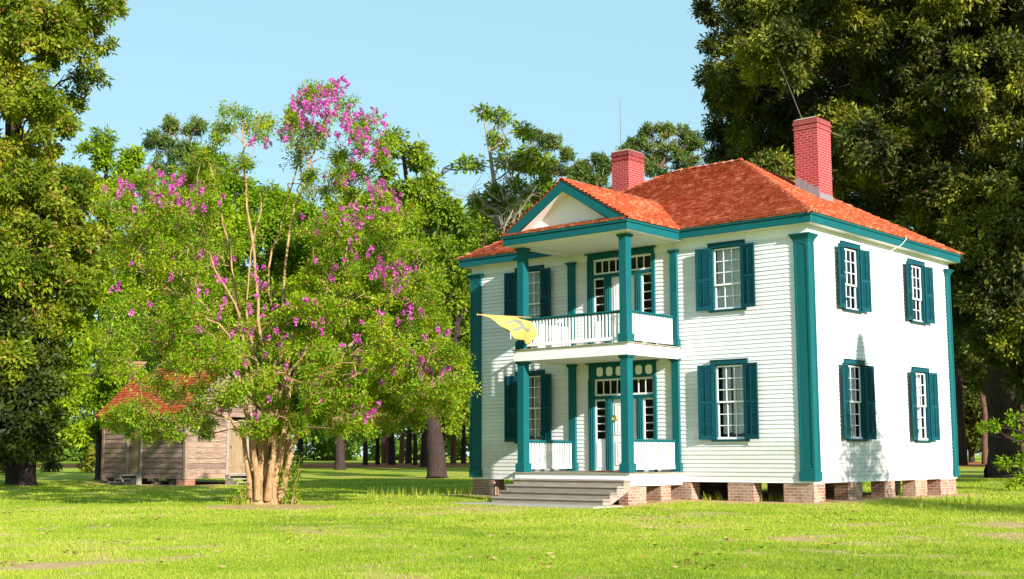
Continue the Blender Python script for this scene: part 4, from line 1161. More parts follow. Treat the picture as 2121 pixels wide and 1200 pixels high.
# the pink-flowering crape myrtle
def myrtle():
    r = 34.5; k = r/FPX
    b = spot(548, r); gz = float(ground_z(*b))
    root = empty("crape_myrtle", (b[0], b[1], gz), "big multi-stemmed crape myrtle covered in pink blossom on the lawn before the cabin", "flowering tree")
    POLY = [(205,395),(300,352),(380,372),(415,318),(432,255),(495,215),(545,240),(575,300),(598,285),(610,215),(640,188),(690,165),(722,205),(790,255),(805,320),(778,350),(832,400),(868,460),(905,560),(905,640),(968,785),(930,868),(825,885),(720,905),(640,905),(560,905),(480,890),(400,905),(300,905),(220,862),(190,730),(235,600),(225,470)]
    LB = [(690,190,24,0),(640,222,30,.3),(612,240,20,0),(700,240,34,-.3),(755,262,30,.4),(500,238,22,0),(452,268,28,.3),(540,285,26,0),(218,393,16,0),(250,385,28,0),(305,372,26,0),(822,438,28,.4),(885,660,30,0),(930,790,32,.1),(900,845,28,.3),(760,865,30,-.6),(290,890,18,-.8),(330,895,18,-1.4),(425,905,15,-1.3),(250,850,24,-.4),(235,885,14,-.5),(270,900,12,-.9),(310,908,13,-1.6),(365,905,14,-2),(345,892,16,-2.2),(222,870,14,-.2),(440,880,16,-1.8),(410,885,14,-2),
          (270,868,24,-1.6),(310,882,24,-2),(355,872,26,-2.4),(395,868,24,-2.2)]
    st = random.getstate(); random.seed(21); tries = 0
    while len(LB) < 430 and tries < 20000:
        tries += 1
        x, y = random.uniform(190, 965), random.uniform(170, 905)
        if not in_poly(x, y, POLY): continue
        tall = min(1, max(0, (y-200)/450))
        dr = random.gauss(-.4, .7+1.5*tall); dr = max(-3.6, min(3.0, dr))
        R = random.uniform(15, 33) if y < 420 else random.uniform(17, 42)
        if ((x-535)/110)**2+((y-500)/165)**2 < 1 and dr < 1.0: continue        # open centre where the stems show
        if 205 < x < 445 and 772 < y < 845 and random.random() < .8: continue
        if 560 < x < 640 and 300 < y < 400 and random.random() < .6: continue
        if y < 470 and random.random() < .2: continue
        if y > 780 and 440 < x < 660 and dr > -1: dr = -random.uniform(.8, 2.2)
        if 500 < x < 630 and 690 < y < 880 and dr < .2 and random.random() < .72: continue
        if y > 845 and (440 < x < 490 or 625 < x < 690) and random.random() < .8: continue
        if any((a-x)**2+(b_-y)**2 < (.45*R)**2 and abs(q-dr) < .8 for a, b_, _, q in LB): continue
        LB.append((x, y, R, dr))
    random.setstate(st)
    ST = [([(527,1035,0),(522,930,.1),(515,800,.3),(500,680,.8),(480,560,1.2),(455,430,.8),(430,310,.8)], .17),
      ([(540,1035,-.2),(538,900,-.1),(545,750,0),(535,620,-.2),(520,480,-.4),(500,330,-.2),(503,245,0)], .17),
      ([(550,1035,.2),(560,900,.3),(575,760,.4),(585,640,.3),(600,480,.2),(640,340,.2),(690,195,0)], .17),
      ([(560,1035,-.2),(583,920,-.3),(602,800,-.2),(640,700,.2),(700,600,.6),(720,500,.5),(745,400,.4)], .17),
      ([(575,1035,0),(605,920,-.3),(650,820,-.8),(720,720,-1.2),(800,640,-.6),(850,580,.2)], .15),
      ([(530,1035,.2),(525,900,.3),(490,760,.5),(430,640,.6),(350,540,.5),(290,440,.1),(232,388,0)], .14),
      ([(520,1030,-.2),(505,910,-.4),(478,868,-.6),(410,852,-1.0),(340,830,-1.0),(285,790,-.8)], .11),
      ([(545,1035,.3),(560,880,.6),(566,700,.9),(556,560,1.0),(585,450,.9),(630,290,.6)], .14),
      ([(567,1035,.2),(600,900,.0),(680,800,-.4),(770,765,-.4),(870,772,-.1),(920,792,0)], .12),
      ([(535,1035,-.35),(528,880,-.8),(520,760,-1.3),(470,690,-1.5),(420,650,-1.3)], .13),
      ([(555,1035,-.35),(572,880,-.9),(600,770,-1.5),(660,690,-1.6),(690,610,-1.4)], .13),
      ([(548,1035,.1),(552,850,.2),(520,700,.1),(470,600,.0),(420,470,.2),(330,400,.0)], .10),
      ([(556,1035,.1),(580,820,.3),(620,640,.4),(650,520,.3),(700,430,.4),(815,430,.4)], .10),
      ([(540,1035,.4),(530,830,.7),(510,640,1.0),(530,470,.8),(550,390,.8)], .09)]
    mb = MB(); stempts = []
    for pts, r0 in ST:
        P = trunk_px(pts, r)
        Q = [P[0]]
        for i in range(len(P)-1):
            for f in (.34, .67, 1): Q.append(P[i]*(1-f)+P[i+1]*f+(rng.normal(0, .04, 3) if f < 1 else 0))
        t_ = np.linspace(0, 1, len(Q)); rr = r0*(.20+.60*np.exp(-t_*5.0))*(1-.70*t_)+.012
        mb.tube(Q, rr, 9)
        for i, q in enumerate(Q):
            if q[2] > 1.2: stempts.append((q, rr[i]))
    SP = np.array([s[0] for s in stempts]); SR = np.array([s[1] for s in stempts])
    lobes = px_lobes(LB, r)
    SPl = [q for q in SP]; SRl = [q for q in SR]
    left = sorted(lobes, key=lambda L: np.min(np.linalg.norm(SP-L[0], axis=1)))
    for c, R in left:
        A_ = np.array(SPl); B_r = np.array(SRl)
        d = np.linalg.norm(A_-c, axis=1)+np.where(A_[:, 2] > c[2]+.1, 1.6, 0)+np.where(A_[:, 2] > c[2]-.2, .35, 0)+np.where(B_r < .011, .25, 0)
        k = int(np.argmin(d)); a = A_[k]; ra = min(B_r[k]*.8, .026)
        pts = wiggle(a, c, 7, .45, .08); rr = np.linspace(ra, max(.010, ra*.5), 7); mb.tube(pts, rr, 5)
        for q in (3, 5, 6): SPl.append(pts[q]); SRl.append(rr[q])
        for jj in range(7):
            dd = unit(rng.normal(0, 1, 3)); dd[2] = abs(dd[2])*.8; e = c+dd*R*rng.uniform(.5, 1.0); s_ = pts[rng.integers(4, 7)]
            mb.tube(wiggle(s_, e, 5, .6, .05), np.linspace(.009, .003, 5), 4)
    mb.build("stems", M['palebark'], root, uv=False)
    # fluted, burled foot
    mb = MB(); nz, na = 26, 56; vs = []
    c0 = np.array([b[0], b[1]])
    e1 = np.array([R_[0], R_[1]])/math.hypot(R_[0], R_[1]); e2 = np.array([-e1[1], e1[0]])
    for j in range(nz+1):
        t = j/nz; z = gz-.1+t*1.25
        base = .33+.20*math.exp(-t*6)-.03*t+.05*math.exp(-((t-.36)/.09)**2)
        for i in range(na):
            a = 2*math.pi*i/na
            fl_ = .05*math.sin(6*a+1.2*math.sin(t*3))+.034*math.sin(11*a+t*2+.7*math.sin(3*a))+.026*math.sin(19*a-t*3)
            lump = .13*math.exp(-((t-.66)/.15)**2)*max(0, math.sin(2*a-.9))*(1+.45*math.sin(9*a+17*t)+.3*math.sin(15*a-23*t))
            rr = base+fl_*(1-.3*t)+lump
            if t > .75: rr *= 1-.35*(t-.75)/.25
            p = c0+e1*math.cos(a)*rr*1.05+e2*math.sin(a)*rr*.9
            vs.append((p[0], p[1], z))
    fs = [(j*na+i, j*na+(i+1) % na, (j+1)*na+(i+1) % na, (j+1)*na+i) for j in range(nz) for i in range(na)]+[tuple(range(nz*na, nz*na+na))]
    mb.add(vs, fs, True); mb.build("trunk", M['palebark'], root, uv=False)
    zs = np.array([c[2] for c, _ in lobes]); hi = zs > 5.6
    Pa, da = clumps([q for q, h_ in zip(lobes, hi) if not h_], 100, .50, .12, .10)
    Pb, db = clumps([q for q, h_ in zip(lobes, hi) if h_], 58, .52, .10, .0)
    P, dirs = np.vstack([Pa, Pb]), np.vstack([da, db])
    soup("crown", leaves_at(P, 12, .13, .068, .46, dirs*.7, .1), 4, M['leaf_myrtle'], root)
    # blossom panicles
    zones = [(690,190,34,26),(640,222,42,22),(700,248,52,30),(755,262,45,26),(612,280,36,14),(775,315,30,14),(720,345,60,12),(655,250,35,12),(300,405,60,22),(380,402,46,20),(240,385,30,6),(430,420,40,6),(800,410,45,20),(740,450,40,16),(745,500,45,10),
      (650,470,35,7),(820,575,50,20),(845,600,40,8),(780,555,35,8),(760,855,35,16),(870,770,50,14),(920,790,36,8),(800,690,60,12),(840,640,40,6),(690,530,50,6),(600,660,60,8),(510,680,70,9),(400,565,70,7),(560,740,60,8),(640,780,80,9),(460,740,90,6),(300,690,90,6),(540,310,30,5),(565,600,60,6),(480,540,70,6),(700,620,70,7),(880,700,50,8),(350,490,60,5),(300,600,90,8),(420,680,90,8),(530,740,80,8),(680,760,90,10),(480,860,60,4),(600,840,60,5),(780,760,70,9),(560,660,60,6)]
    V = []
    for (px, py, R, n_) in zones:
        for i in range(int(n_*1.15)):
            a = random.uniform(0, 6.28); q = math.sqrt(random.random())
            p = np.array(lift(px+R*q*math.cos(a), py+R*q*math.sin(a)*.8, r+random.uniform(-3.6, .3)))
            ax = unit(np.array([random.gauss(0, .35), random.gauss(0, .35), 1.0])); ln = random.uniform(.10, .18); rw = ln*random.uniform(.25, .42)
            m_ = int(14+90*ln)
            t = rng.random(m_)
            q_ = p+ax*(t*ln)[:, None]+unit(rng.normal(0, 1, (m_, 3)))*(rw*(1-.65*t))[:, None]*rng.random((m_, 1))**.5
            V.append(leaves_at(q_, 1, .005, .058, .8, None, 0, .3, .2))
    soup("blossom", np.vstack(V), 4, M['petal'], root)
myrtle()
def shoots(px, r, n, h, spread, label):
    b = spot(px, r); gz = float(ground_z(*b))
    root = empty("basal_shoots", (b[0], b[1], gz), label, "sapling shoots")
    mb = MB(); C = []
    for i in range(n):
        q = spot(px+random.uniform(-spread, spread), r+random.uniform(-.3, .3)); hh = h*random.uniform(.5, 1.1)
        top = np.array([q[0]+random.gauss(0, .16), q[1]+random.gauss(0, .16), gz+hh])
        pts = wiggle([q[0], q[1], gz-.03], top, 6, .15); mb.tube(pts, np.linspace(.012, .004, 6), 5)
        for j in range(int(16*hh)+3): C.append(pts[rng.integers(1, 6)]+rng.normal(0, .05, 3))
    mb.build("stems", M['palebark'], root, uv=False)
    soup("leaves", leaves_at(np.array(C), 5, .07, .075, .45, None, .1), 4, M['leaf_myrtle'], root)
shoots(607, 34.2, 8, 1.15, 17, "thin leafy shoots springing up along the right foot of the pink blossoming tree")
shoots(497, 34.0, 5, .6, 8, "low leafy shoots at the left foot of the pink blossoming tree")

# big tree at the left edge
grow("shade_tree", "very tall broad shade tree with olive leaves reaching out of the picture's left edge", "tree", 40, 56,
     [(40,985),(42,700,-.5),(30,300,-.5),(20,0,0),(20,-220,0)], [.42,.40,.34,.22,.08],
     [(60,30,100,-2),(175,20,62,-1),(238,10,34,0),(130,110,72,-2),(185,165,34,-1),(40,180,92,-3),(105,245,62,-1),(30,335,80,-2),(105,330,40,0),(-60,100,120,0),(160,55,52,0),
      (60,450,90,-3),(130,440,62,-2),(165,520,52,-2),(50,560,84,-3),(120,600,70,-3),(-40,450,110,0),(20,660,56,-2),(-90,300,110,-1),(60,-90,110,0),(180,-70,70,0),(-90,-60,140,0),(210,95,26,0),(150,205,30,0),(-70,620,90,0),(85,655,46,-3),(20,740,60,-3),(-30,800,70,-2),(60,800,40,-2.5),(20,560,70,-4),(20,820,60,-3),(-30,880,60,-2),(80,700,50,-3),(30,760,60,-4),(50,880,30,-3),(60,240,70,-4),(0,60,90,-3),(40,390,70,-4),(0,480,70,-4),(110,380,60,-2),(60,520,70,-4),(100,60,60,-3),(165,385,46,-1),(205,425,40,-1),(212,495,40,-1),(150,490,52,-2),(180,560,46,-1),(20,900,50,-1),(-20,940,50,0),(60,930,26,-1)],
     M['leaf_olive'], M['bark'], .185, 62, 9, .24, gap=.14, rsub=.25)
grow("maple_tree", "bright green tree with leaves hanging low between the left shade tree and the cabin", "tree", 215, 61,
     [(215,965),(213,760),(215,520),(222,300)], [.3,.26,.17,.05],
     [(230,630,66,-1),(150,700,56,-2),(205,780,56,-2),(130,835,46,-2.5),(165,895,34,-2),(88,790,36,-2.5),(260,720,46,0),(190,565,64,-1),(255,480,72,0),(235,385,56,0),(198,325,42,0),(262,325,36,0),(212,285,22,0),(155,370,42,0),(300,545,70,1),(310,650,60,1),(270,840,56,1.5),(330,440,50,1),(205,860,40,-1),(330,760,60,2),(290,900,30,2),(140,655,44,2),(110,640,40,2),(160,600,40,2),(180,690,44,2),(130,740,44,2.5)],
     M['leaf_green'], M['bark'], .18, 66, 9, .24, gap=.10, rsub=.27)
grow("shade_tree", "green tree rising behind the cabin roof with its top just left of the blossoming crown", "tree", 380, 84,
     [(380,958),(380,760),(385,520),(390,400)], [.3,.26,.17,.05],
     [(400,440,56),(345,460,56),(440,420,36),(470,460,40),(290,520,60),(230,600,60),(220,700,60),(200,800,50),(400,450,60),(340,480,60),(450,520,70),(370,560,80),(300,640,80),(430,640,80),(340,740,90),(450,750,90),(260,780,70),(400,840,80),(300,860,60),(480,850,60)],
     M['leaf_green'], M['bark'], .24, 44, 9, .34)
grow("shade_tree", "green tree showing through the pink blossoming tree's open centre", "tree", 560, 88,
     [(560,957),(560,760),(560,560),(570,440)], [.3,.26,.17,.05],
     [(540,470,50),(590,440,44),(520,430,34),(640,480,50),(480,500,44),(540,500,60),(610,520,60),(500,590,70),(570,610,80),(640,620,70),(520,700,80),(610,720,80),(560,800,80),(650,800,70),(490,820,60),(590,870,50)],
     M['leaf_green'], M['bark'], .24, 44, 9, .34)
grow("shade_tree", "green tree directly behind the right half of the pink blossoming tree", "tree", 705, 82,
     [(705,957),(705,760),(710,560),(720,400)], [.3,.26,.17,.05],
     [(715,425,40),(770,430,36),(830,470,40),(640,450,36),(850,560,50),(860,680,50),(850,780,44),(680,480,50),(760,480,50),(720,550,70),(650,600,60),(790,590,60),(700,670,80),(790,690,70),(640,730,60),(730,780,80),(820,790,60),(680,850,60),(770,860,56)],
     M['leaf_green'], M['bark'], .24, 44, 9, .33)
grow("shade_tree", "added low-branched tree with dark leaves standing in for deep shade under the left shade tree", "tree", 60, 53,  # added tree; its dark leaves fill in the shade there
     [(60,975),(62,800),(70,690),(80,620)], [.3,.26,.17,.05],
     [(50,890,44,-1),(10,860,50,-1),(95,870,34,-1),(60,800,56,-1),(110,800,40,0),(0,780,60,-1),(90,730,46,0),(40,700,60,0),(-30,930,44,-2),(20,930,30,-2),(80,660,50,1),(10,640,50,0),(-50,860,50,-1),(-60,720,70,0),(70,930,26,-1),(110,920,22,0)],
     M['leaf_painted_shade'], M['bark'], .2, 50, 9, .28, rsub=.3)
grow("shade_tree", "tall green tree whose top fills the sky gap just right of the rounded pine", "tree", 470, 97,
     [(470,955),(470,760),(475,540),(480,380)], [.3,.26,.17,.05],
     [(455,380,40),(500,400,40),(545,410,40),(430,430,46),(590,430,40),(480,470,56),(540,480,56),(620,470,44),(500,560,70),(590,560,60),(430,540,60),(650,540,50),(560,650,70),(460,660,70),(640,640,60)],
     M['leaf_green'], M['bark'], .26, 34, 9, .36)
grow("shade_tree", "leafy green tree filling the view behind the airy walnut's crown", "tree", 880, 92,
     [(880,957),(880,760),(880,560),(885,430)], [.28,.24,.16,.05],
     [(850,430,44),(900,450,44),(940,490,44),(800,470,44),(860,520,60),(930,560,56),(800,560,56),(880,620,64),(950,650,50),(820,660,60),(900,720,60),(960,740,46),(840,770,56),(930,820,46)],
     M['leaf_green'], M['bark'], .26, 34, 9, .36)
grow("shade_tree", "leafy green tree low behind the porch gable and the sparse tree's bare twigs", "tree", 1070, 99,
     [(1070,955),(1070,760),(1070,600),(1070,470)], [.28,.24,.16,.05],
     [(1000,450,40),(1050,440,44),(1110,430,44),(1160,450,40),(990,520,50),(1060,510,56),(1130,500,56),(960,560,46),(1040,590,60),(1110,580,60),(980,640,50),(1050,670,56)],
     M['leaf_walnut'], M['bark'], .26, 34, 9, .36)
# walnut standing alone on the lawn left of the house
def twigs_bare(spots, r):
    def f(mb):
        for (x0, y0, x1, y1, n) in spots:
            for i in range(n):
                a = np.array(lift(x0+random.uniform(-6, 6), y0+random.uniform(-6, 6), r-1.2)); e = np.array(lift(x1+random.uniform(-40, 40), y1+random.uniform(-40, 40), r-1.8+random.uniform(-.6, .6)))
                pts = wiggle(a, e, 7, .5, .04); mb.tube(pts, np.linspace(.05, .012, 7), 5)
                for j in range(5):
                    s = pts[rng.integers(2, 7)]; q = s+rng.normal(0, .8, 3); mb.tube(wiggle(s, q, 4, .5), np.linspace(.018, .006, 4), 4)
    return f
wal = grow("walnut_tree", "airy walnut tree with a thick dark trunk on the shaded lawn left of the house", "tree", 905, 61.5,
     [(905,990),(900,880),(880,760,.5),(862,520,.5),(838,340,.3),(830,290,.2)], [.44,.40,.28,.2,.1,.04],
     [(815,300,36),(868,325,42),(850,395,48),(905,390,32),(800,355,24),(920,440,42),(880,480,52),(962,345,20),(935,540,52),(880,600,52),(940,635,50),(968,560,34),(900,700,52),(955,755,44),(930,815,44),(960,860,32),(980,690,26),(862,750,52),(850,840,36),(820,420,36),(960,470,36),(930,880,22),(870,680,46),(985,600,26)],
     M['leaf_walnut'], M['bark'], .22, 54, 8, .30, rsub=.27, gap=.14, twigs=6,
     extra=lambda mb: (mb.tube(wiggle(lift(898, 870, 61.5), lift(945, 720, 61.5), 5, .1), [.36, .3, .26, .22, .2], 9), mb.tube(wiggle(lift(945, 720, 61.5), lift(1005, 480, 61.5), 6, .2), [.2, .17, .14, .1, .07, .04], 8)))
grow("walnut_tree", "sparse tall tree with bare grey twigs rising behind the porch gable", "tree", 1038, 73,
     [(1038,960),(1036,640),(1030,420),(1012,300),(1000,232)], [.34,.28,.17,.08,.03],
     [(1000,236,24),(1042,246,26),(1028,295,24),(1088,272,20),(988,340,16),(1060,335,34),(1108,335,40),(1050,400,46),(1122,400,42),(1000,425,34),(1160,425,34),(1080,470,56),(975,470,34),(1010,505,46),(1150,500,56),(1060,560,60),(980,560,40),(1010,640,60),(1090,640,60),(990,720,46),(1000,800,50)],
     M['leaf_walnut'], M['graybark'], .24, 40, 8, .32, rsub=.28, gap=.2, twigs=5,
     extra=twigs_bare([(1040,520,1090,370,7),(1040,470,985,395,4),(1045,560,1130,440,6),(1040,420,1035,290,3)], 73))

# pines: tufts of needles on a straight trunk
def tuft_soup(P, n, L, w):
    K = len(P); d = rng.normal(0, 1, (K*n, 3)); d[:, 2] += .35; d = unit(d)
    c = np.repeat(P, n, 0)+rng.normal(0, .12, (K*n, 3))
    s = unit(np.cross(d, rng.normal(0, 1, (K*n, 3))))*w
    l = L*rng.uniform(.6, 1.15, (K*n, 1))
    return np.stack([c-s*.4, c+d*l*.6-s, c+d*l, c+d*l*.6+s], 1).reshape(-1, 3)
def pine(name, label, px, r, trunk_r, lobes, base_y, group=None, dens=7, L=.42, w=.045):
    b = spot(px, r); gz = float(ground_z(*b))
    root = empty(name, (b[0], b[1], gz), label, "pine tree", group)
    lb = px_lobes(lobes, r)
    top = max(lb, key=lambda q: q[0][2]+q[1]); tp = np.array([b[0]*.3+top[0][0]*.7, b[1]*.3+top[0][1]*.7, top[0][2]+top[1]*.6])
    mb = MB(); pts = wiggle([b[0], b[1], gz-.2], tp, 9, .06); mb.tube(pts, trunk_r*np.array([1.35, 1, .92, .85, .75, .62, .48, .3, .1]), 10)
    for c, R in lb:
        i = int(np.argmin(np.abs(pts[:, 2]-(c[2]-.8))+np.where(pts[:, 2] > c[2]+.3, 3, 0)))
        q = wiggle(pts[i], c, 6, .3, -.05); mb.tube(q, np.linspace(.11, .03, 6), 5)
        for j in range(5): mb.tube(wiggle(q[rng.integers(2, 6)], c+unit(rng.normal(0, 1, 3))*R*.8, 4, .3), np.linspace(.035, .012, 4), 4)
    mb.build("trunk", M['pinebark'], root, uv=False)
    P, dirs = clumps(lb, dens, .34, .45, .15)
    soup("crown", tuft_soup(P, 34, L, w), 4, M['needle'], root)
    return root
pine("pine_tree", "tall rounded pine whose top shows above the trees left of the blossoming crown", 362, 106, .34,
     [(352,262,24),(400,268,30),(325,296,30),(378,318,42),(432,330,32),(338,345,36),(412,362,46),(372,402,50),(320,400,34),(450,400,40),(400,460,50)], 955)
pine("pine_tree", "pine with grey-green tufts standing between the sparse tree and the porch gable peak", 1136, 116, .34,
     [(1110,282,18),(1140,300,26),(1172,322,20),(1148,350,30),(1105,345,26),(1185,360,24),(1120,400,34),(1170,410,34)], 950)
pine("pine_tree", "pine whose low dark crown shows just left of the brick chimney on the left", 1236, 112, .34,
     [(1240,330,16),(1212,350,22),(1258,352,24),(1228,380,30),(1196,375,20),(1270,400,34),(1200,420,34)], 950)
pine("pine_tree", "broad pine crown between the two brick chimneys behind the roof ridge", 1372, 112, .36,
     [(1340,276,20),(1375,276,28),(1410,282,26),(1318,300,24),(1360,312,36),(1405,320,36),(1300,318,20),(1440,296,24),(1345,350,36),(1430,346,34),(1390,370,36)], 950)
pine("pine_tree", "small rounded pine showing low between the blossoming crown and the airy walnut", 800, 120, .3,
     [(790,385,18),(815,400,20),(770,410,20),(800,430,26),(840,440,26),(770,460,30)], 950)

# slender pines in the shaded row beyond the lawn: one built, the rest copied
def row_pine(seed, bk):
    random.seed(seed)
    root = empty("pine_tree", (0, 0, 0), None, "pine tree")
    H = 17.0; mb = MB()
    pts = wiggle([0, 0, -.3], [.3, .1, H], 9, .05); mb.tube(pts, .22*np.array([1.3, 1, .94, .88, .8, .68, .5, .32, .1]), 10)
    lb = []
    for i in range(18):
        z = random.uniform(7.0, H); a = random.uniform(0, 6.28); q = random.uniform(.4, 2.6)*(1.15-(z-6)/(H-5)*.7)
        lb.append((np.array([math.cos(a)*q, math.sin(a)*q, z]), random.uniform(.8, 1.5)))
    for c, R in lb:
        i = int(np.argmin(np.abs(pts[:, 2]-(c[2]-.6)))); mb.tube(wiggle(pts[i], c, 5, .3), np.linspace(.07, .02, 5), 5)
    for i in range(9):
        z = random.uniform(2.5, 7); a = random.uniform(0, 6.28); l = random.uniform(.4, 1.4)
        mb.tube(wiggle([0, 0, z], [math.cos(a)*l, math.sin(a)*l, z-.1], 4, .3), np.linspace(.03, .01, 4), 4)
    o = mb.build("trunk", bk, root, uv=False, keep=False)
    P, dirs = clumps(lb, 8, .34, .45, .15)
    soup("crown", tuft_soup(P, 26, .5, .06), 4, M['needle'], root)
    return root
protos = [row_pine(1, M['bark']), row_pine(2, M['pinebark'])]  # dark bark stands for shaded trunks, reddish bark for sunlit ones
for ch in protos[0].children[:]+protos[1].children[:]: ch.matrix_parent_inverse = Matrix.Identity(4)
ROW = [(621,96,.9,"dark pine trunk standing just right of the blossoming tree's leafy shoots"),(700,99,.85,"reddish pine trunk below the blossoming tree's right branches"),
       (757,101,.75,None),(782,102,.7,None),(797,112,1.1,None),(812,101,1.15,"thick dark pine trunk in the middle of the shaded row"),(831,118,1.0,None),(846,108,1.1,None),(860,100,.7,None),
       (876,113,1.15,"pine trunk with bark coloured pinkish as if sunlit just left of the thick leaning walnut trunk"),(939,108,1.0,None),(960,105,.85,None),(977,103,.7,None),
       (2040,100,.95,"pine trunk with bark coloured reddish as if sunlit between the house's right end and the huge dark trunk"),(1994,96,1.2,"dark pine trunk just right of the house's back corner post"),(2012,125,1.0,None),(2120,90,1.1,None)]
for i, (px, r, s, lab) in enumerate(ROW):
    o = protos[i] if i < 2 else copy_tree(protos[1 if i in (4, 6, 9, 10, 13, 16) else 0])
    p = spot(px, r); o.location = (p[0], p[1], float(ground_z(*p))); o.rotation_euler = (0, 0, i*1.9); o.scale = (s, s, 1.0+.12*math.sin(i*2.3))
    o["label"] = lab or "slender pine trunk in the shaded row along the far side of the lawn"
    o["group"] = "pines in the shaded row beyond the lawn"

# huge dark tree behind the house on the right
HP = [(1500,-330),(1470,40),(1485,150),(1510,235),(1500,330),(1520,420),(1700,430),(1850,520),(2000,600),(2020,690),(2121,745),(2330,790),(2420,-330)]
random.seed(5)
hl = [(1470,30,40,2),(1490,90,45,0),(1475,160,36,0),(1530,130,60,-2),(1500,215,34,2),(1540,220,52,0),(1500,280,40,4),(1480,255,22,4),(1560,330,60,3),(1520,370,40,4),(1470,330,26,5),(1625,380,60,4),(1480,-40,50,0),(2000,660,36,-5),(2090,735,46,-6),(2050,700,40,-8),(2110,690,60,-9),(2060,620,64,-9),(2000,580,52,-8),(2100,560,80,-9),(1960,540,50,-7),(2030,500,80,-9),(1900,490,56,-7),(2110,440,90,-9),(1950,420,80,-8),(2060,380,90,-9),(2150,800,60,-6),(2010,760,30,4),(2060,790,50,6),(2120,800,60,7)]
tries = 0
while len(hl) < 205 and tries < 30000:
    tries += 1
    x, y = random.uniform(1480, 2330), random.uniform(-320, 780)
    if y < -60 and random.random() < .5: continue
    if in_poly(x, y, HP) and all(math.hypot(a[0]-x, a[1]-y) > 34 for a in hl): hl.append((x, y, random.uniform(52, 92), random.uniform(-11, 8)))
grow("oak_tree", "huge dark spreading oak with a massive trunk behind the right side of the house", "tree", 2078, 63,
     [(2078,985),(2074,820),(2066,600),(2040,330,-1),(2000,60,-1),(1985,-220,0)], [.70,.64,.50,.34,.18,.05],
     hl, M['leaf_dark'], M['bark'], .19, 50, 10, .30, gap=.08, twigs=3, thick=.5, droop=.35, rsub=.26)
grow("shade_tree", "tree with shade painted into its leaves far behind the gap between the house and the massive trunk", "tree", 2012, 108,
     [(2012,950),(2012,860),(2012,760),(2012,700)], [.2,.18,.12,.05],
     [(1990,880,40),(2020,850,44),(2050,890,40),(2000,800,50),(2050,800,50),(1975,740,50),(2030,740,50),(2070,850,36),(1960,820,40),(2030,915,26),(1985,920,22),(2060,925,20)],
     M['leaf_painted_shade'], M['bark'], .3, 22, 8, .4)
grow("shade_tree", "tree with shade painted into its leaves behind the massive trunk at the right edge", "tree", 2140, 92,
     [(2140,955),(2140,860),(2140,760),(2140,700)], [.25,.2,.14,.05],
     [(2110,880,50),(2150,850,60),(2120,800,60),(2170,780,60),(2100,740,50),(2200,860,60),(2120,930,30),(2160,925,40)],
     M['leaf_painted_shade'], M['bark'], .28, 26, 8, .38)
# leafy bough of a young tree reaching in at the right edge
grow("young_tree", "young tree with low leafy boughs reaching in at the right edge of the lawn", "tree", 2175, 47,
     [(2175,985),(2172,900),(2165,800),(2160,720)], [.08,.07,.05,.02],
     [(2098,870,16,-.3),(2060,882,10,-.5),(2035,884,8,-.6),(2080,960,18,-.4),(2115,955,15,0),(2110,905,12,0),(2118,990,14,-.5),(2095,1003,8,-.8),(2165,850,34,0),(2180,780,36,0),(2185,930,36,0)],
     M['leaf_green'], M['bark'], .12, 46, 6, .14, gap=.1, r_end=.01)
# understorey: shrubs
def shrub(px, r, lobes, label, lm, leafL=.2, per=40, group=None):
    b = spot(px, r); gz = float(ground_z(*b))
    root = empty("shrub", (b[0], b[1], gz), label, "shrub", group)
    lb = px_lobes(lobes, r); mb = MB()
    for c, R in lb: mb.tube(wiggle([b[0], b[1], gz-.05], c, 5, .3), np.linspace(.05, .015, 5), 5)
    mb.build("stems", M['bark'], root, uv=False)
    P, dirs = clumps(lb, per, .4, .3, .1); soup("leaves", leaves_at(P, 6, leafL*1.1, leafL, .45, dirs, .2), 4, lm, root)
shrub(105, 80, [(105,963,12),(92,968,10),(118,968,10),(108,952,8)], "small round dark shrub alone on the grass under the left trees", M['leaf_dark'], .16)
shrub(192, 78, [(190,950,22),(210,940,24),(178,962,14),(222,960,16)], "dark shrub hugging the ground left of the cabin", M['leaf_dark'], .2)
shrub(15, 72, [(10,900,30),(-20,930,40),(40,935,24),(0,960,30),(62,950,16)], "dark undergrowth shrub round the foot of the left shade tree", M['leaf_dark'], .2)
shrub(-40, 60, [(-40,880,40),(0,830,30),(10,890,26)], "yellow-green bush peeping in at the left edge below the shade tree", M['leaf_olive'], .2)
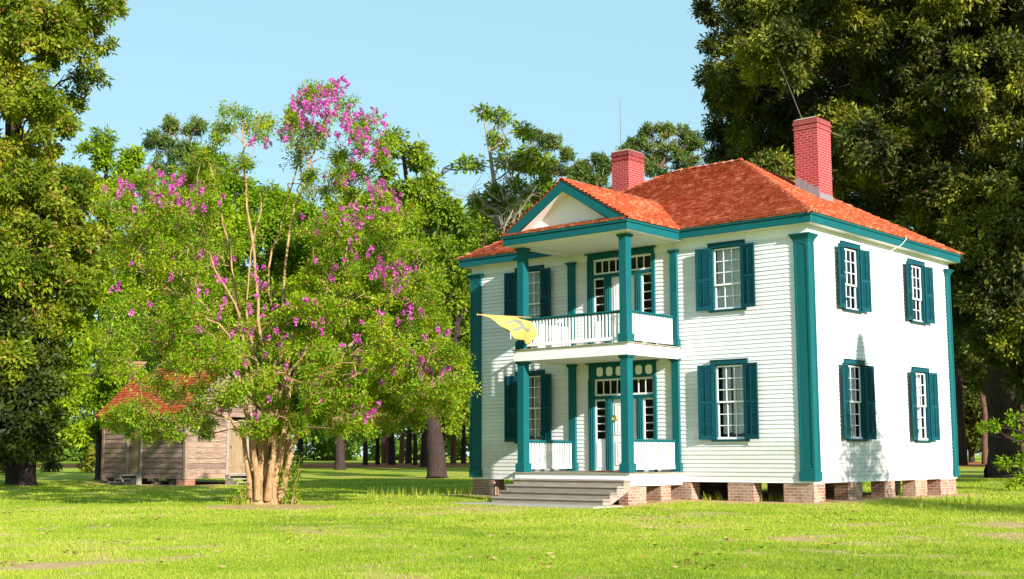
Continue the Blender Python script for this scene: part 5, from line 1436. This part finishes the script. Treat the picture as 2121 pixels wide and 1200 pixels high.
# far woods closing the view
def far_woods():
    lb = []
    random.seed(9)
    for i in range(420):
        px = random.uniform(-150, 2350); r = random.uniform(165, 200)
        h = random.choice((random.uniform(.5, 6), random.uniform(3, 15)))
        p = spot(px, r); lb.append((np.array([p[0], p[1], float(ground_z(*p))+h]), random.uniform(1.6, 3.4)))
    P, d = clumps(lb, 4.0, .38, .4, .1)
    o = soup("far_woods", leaves_at(P, 6, .5, .55, .55, d, .2), 4, M['leaf_far'])
    tag(o, "bright green mass of bushes and woods closing the view beyond the far field", "woods", kind="stuff")
far_woods()
# trees outside the picture to the right whose shadows fall on the house and lawn
def conifer(x, y, h, w, label):
    gz = float(ground_z(x, y)); root = empty("cedar_tree", (x, y, gz), label, "tree")
    mb = MB(); mb.tube([(x, y, gz-.2), (x, y, gz+h*.5), (x, y, gz+h*.97)], [.16, .1, .02], 8); mb.build("trunk", M['bark'], root, uv=False)
    t = rng.random(6000)**1.5; a = rng.random(6000)*6.283; q = w*(1-t)*rng.random(6000)**.5*(.75+.25*np.sin(a*5+t*25))
    P = np.stack([x+np.cos(a)*q, y+np.sin(a)*q, gz+.25+t*(h-.25)], 1)
    soup("crown", leaves_at(P, 6, .12, .12, .4, None, 0), 4, M['leaf_dark'], root)
conifer(11.6, -.9, 9.0, 4.4, "pointed cedar out on the lawn to the right of the house")
conifer(16.2, 2.2, 5.4, 3.4, "short broad cedar on the lawn beyond the right edge")
conifer(22.5, 2.2, 8.2, 2.6, "tall cedar farthest out on the lawn beyond the right edge")
def shade_maker(x, y, h, R, n, label):  # unseen oaks added to throw dappled shade on the big oak
    gz = float(ground_z(x, y)); root = empty("oak_tree", (x, y, gz), label, "tree")
    tr = [np.array([x, y, gz-.2]), np.array([x, y, gz+h*.4]), np.array([x, y, gz+h*.9])]
    lb = []
    for i in range(n):
        d = unit(rng.normal(0, 1, 3))*rng.random()**.4*R; lb.append((np.array([x+d[0], y+d[1], gz+h*.62+d[2]*h*.36/R]), rng.uniform(1.3, 2.3)))
    mb = MB(); mb.tube(tr, [.6, .4, .1], 10); limbs(mb, tr, [.6, .4, .1], lb, .03, 2); mb.build("trunk", M['bark'], root, uv=False)
    P, d = clumps(lb, 7, .36, .4, .2); soup("crown", leaves_at(P, 6, .45, .42, .5, d, .3), 4, M['leaf_dark'], root)
shade_maker(16.0, 25.0, 27, 9, 34, "unseen tall oak added beyond the right edge to shade the huge dark oak")
shade_maker(24.0, 17.0, 24, 7, 22, "second unseen oak added beyond the right edge for shade, nearer the lawn")
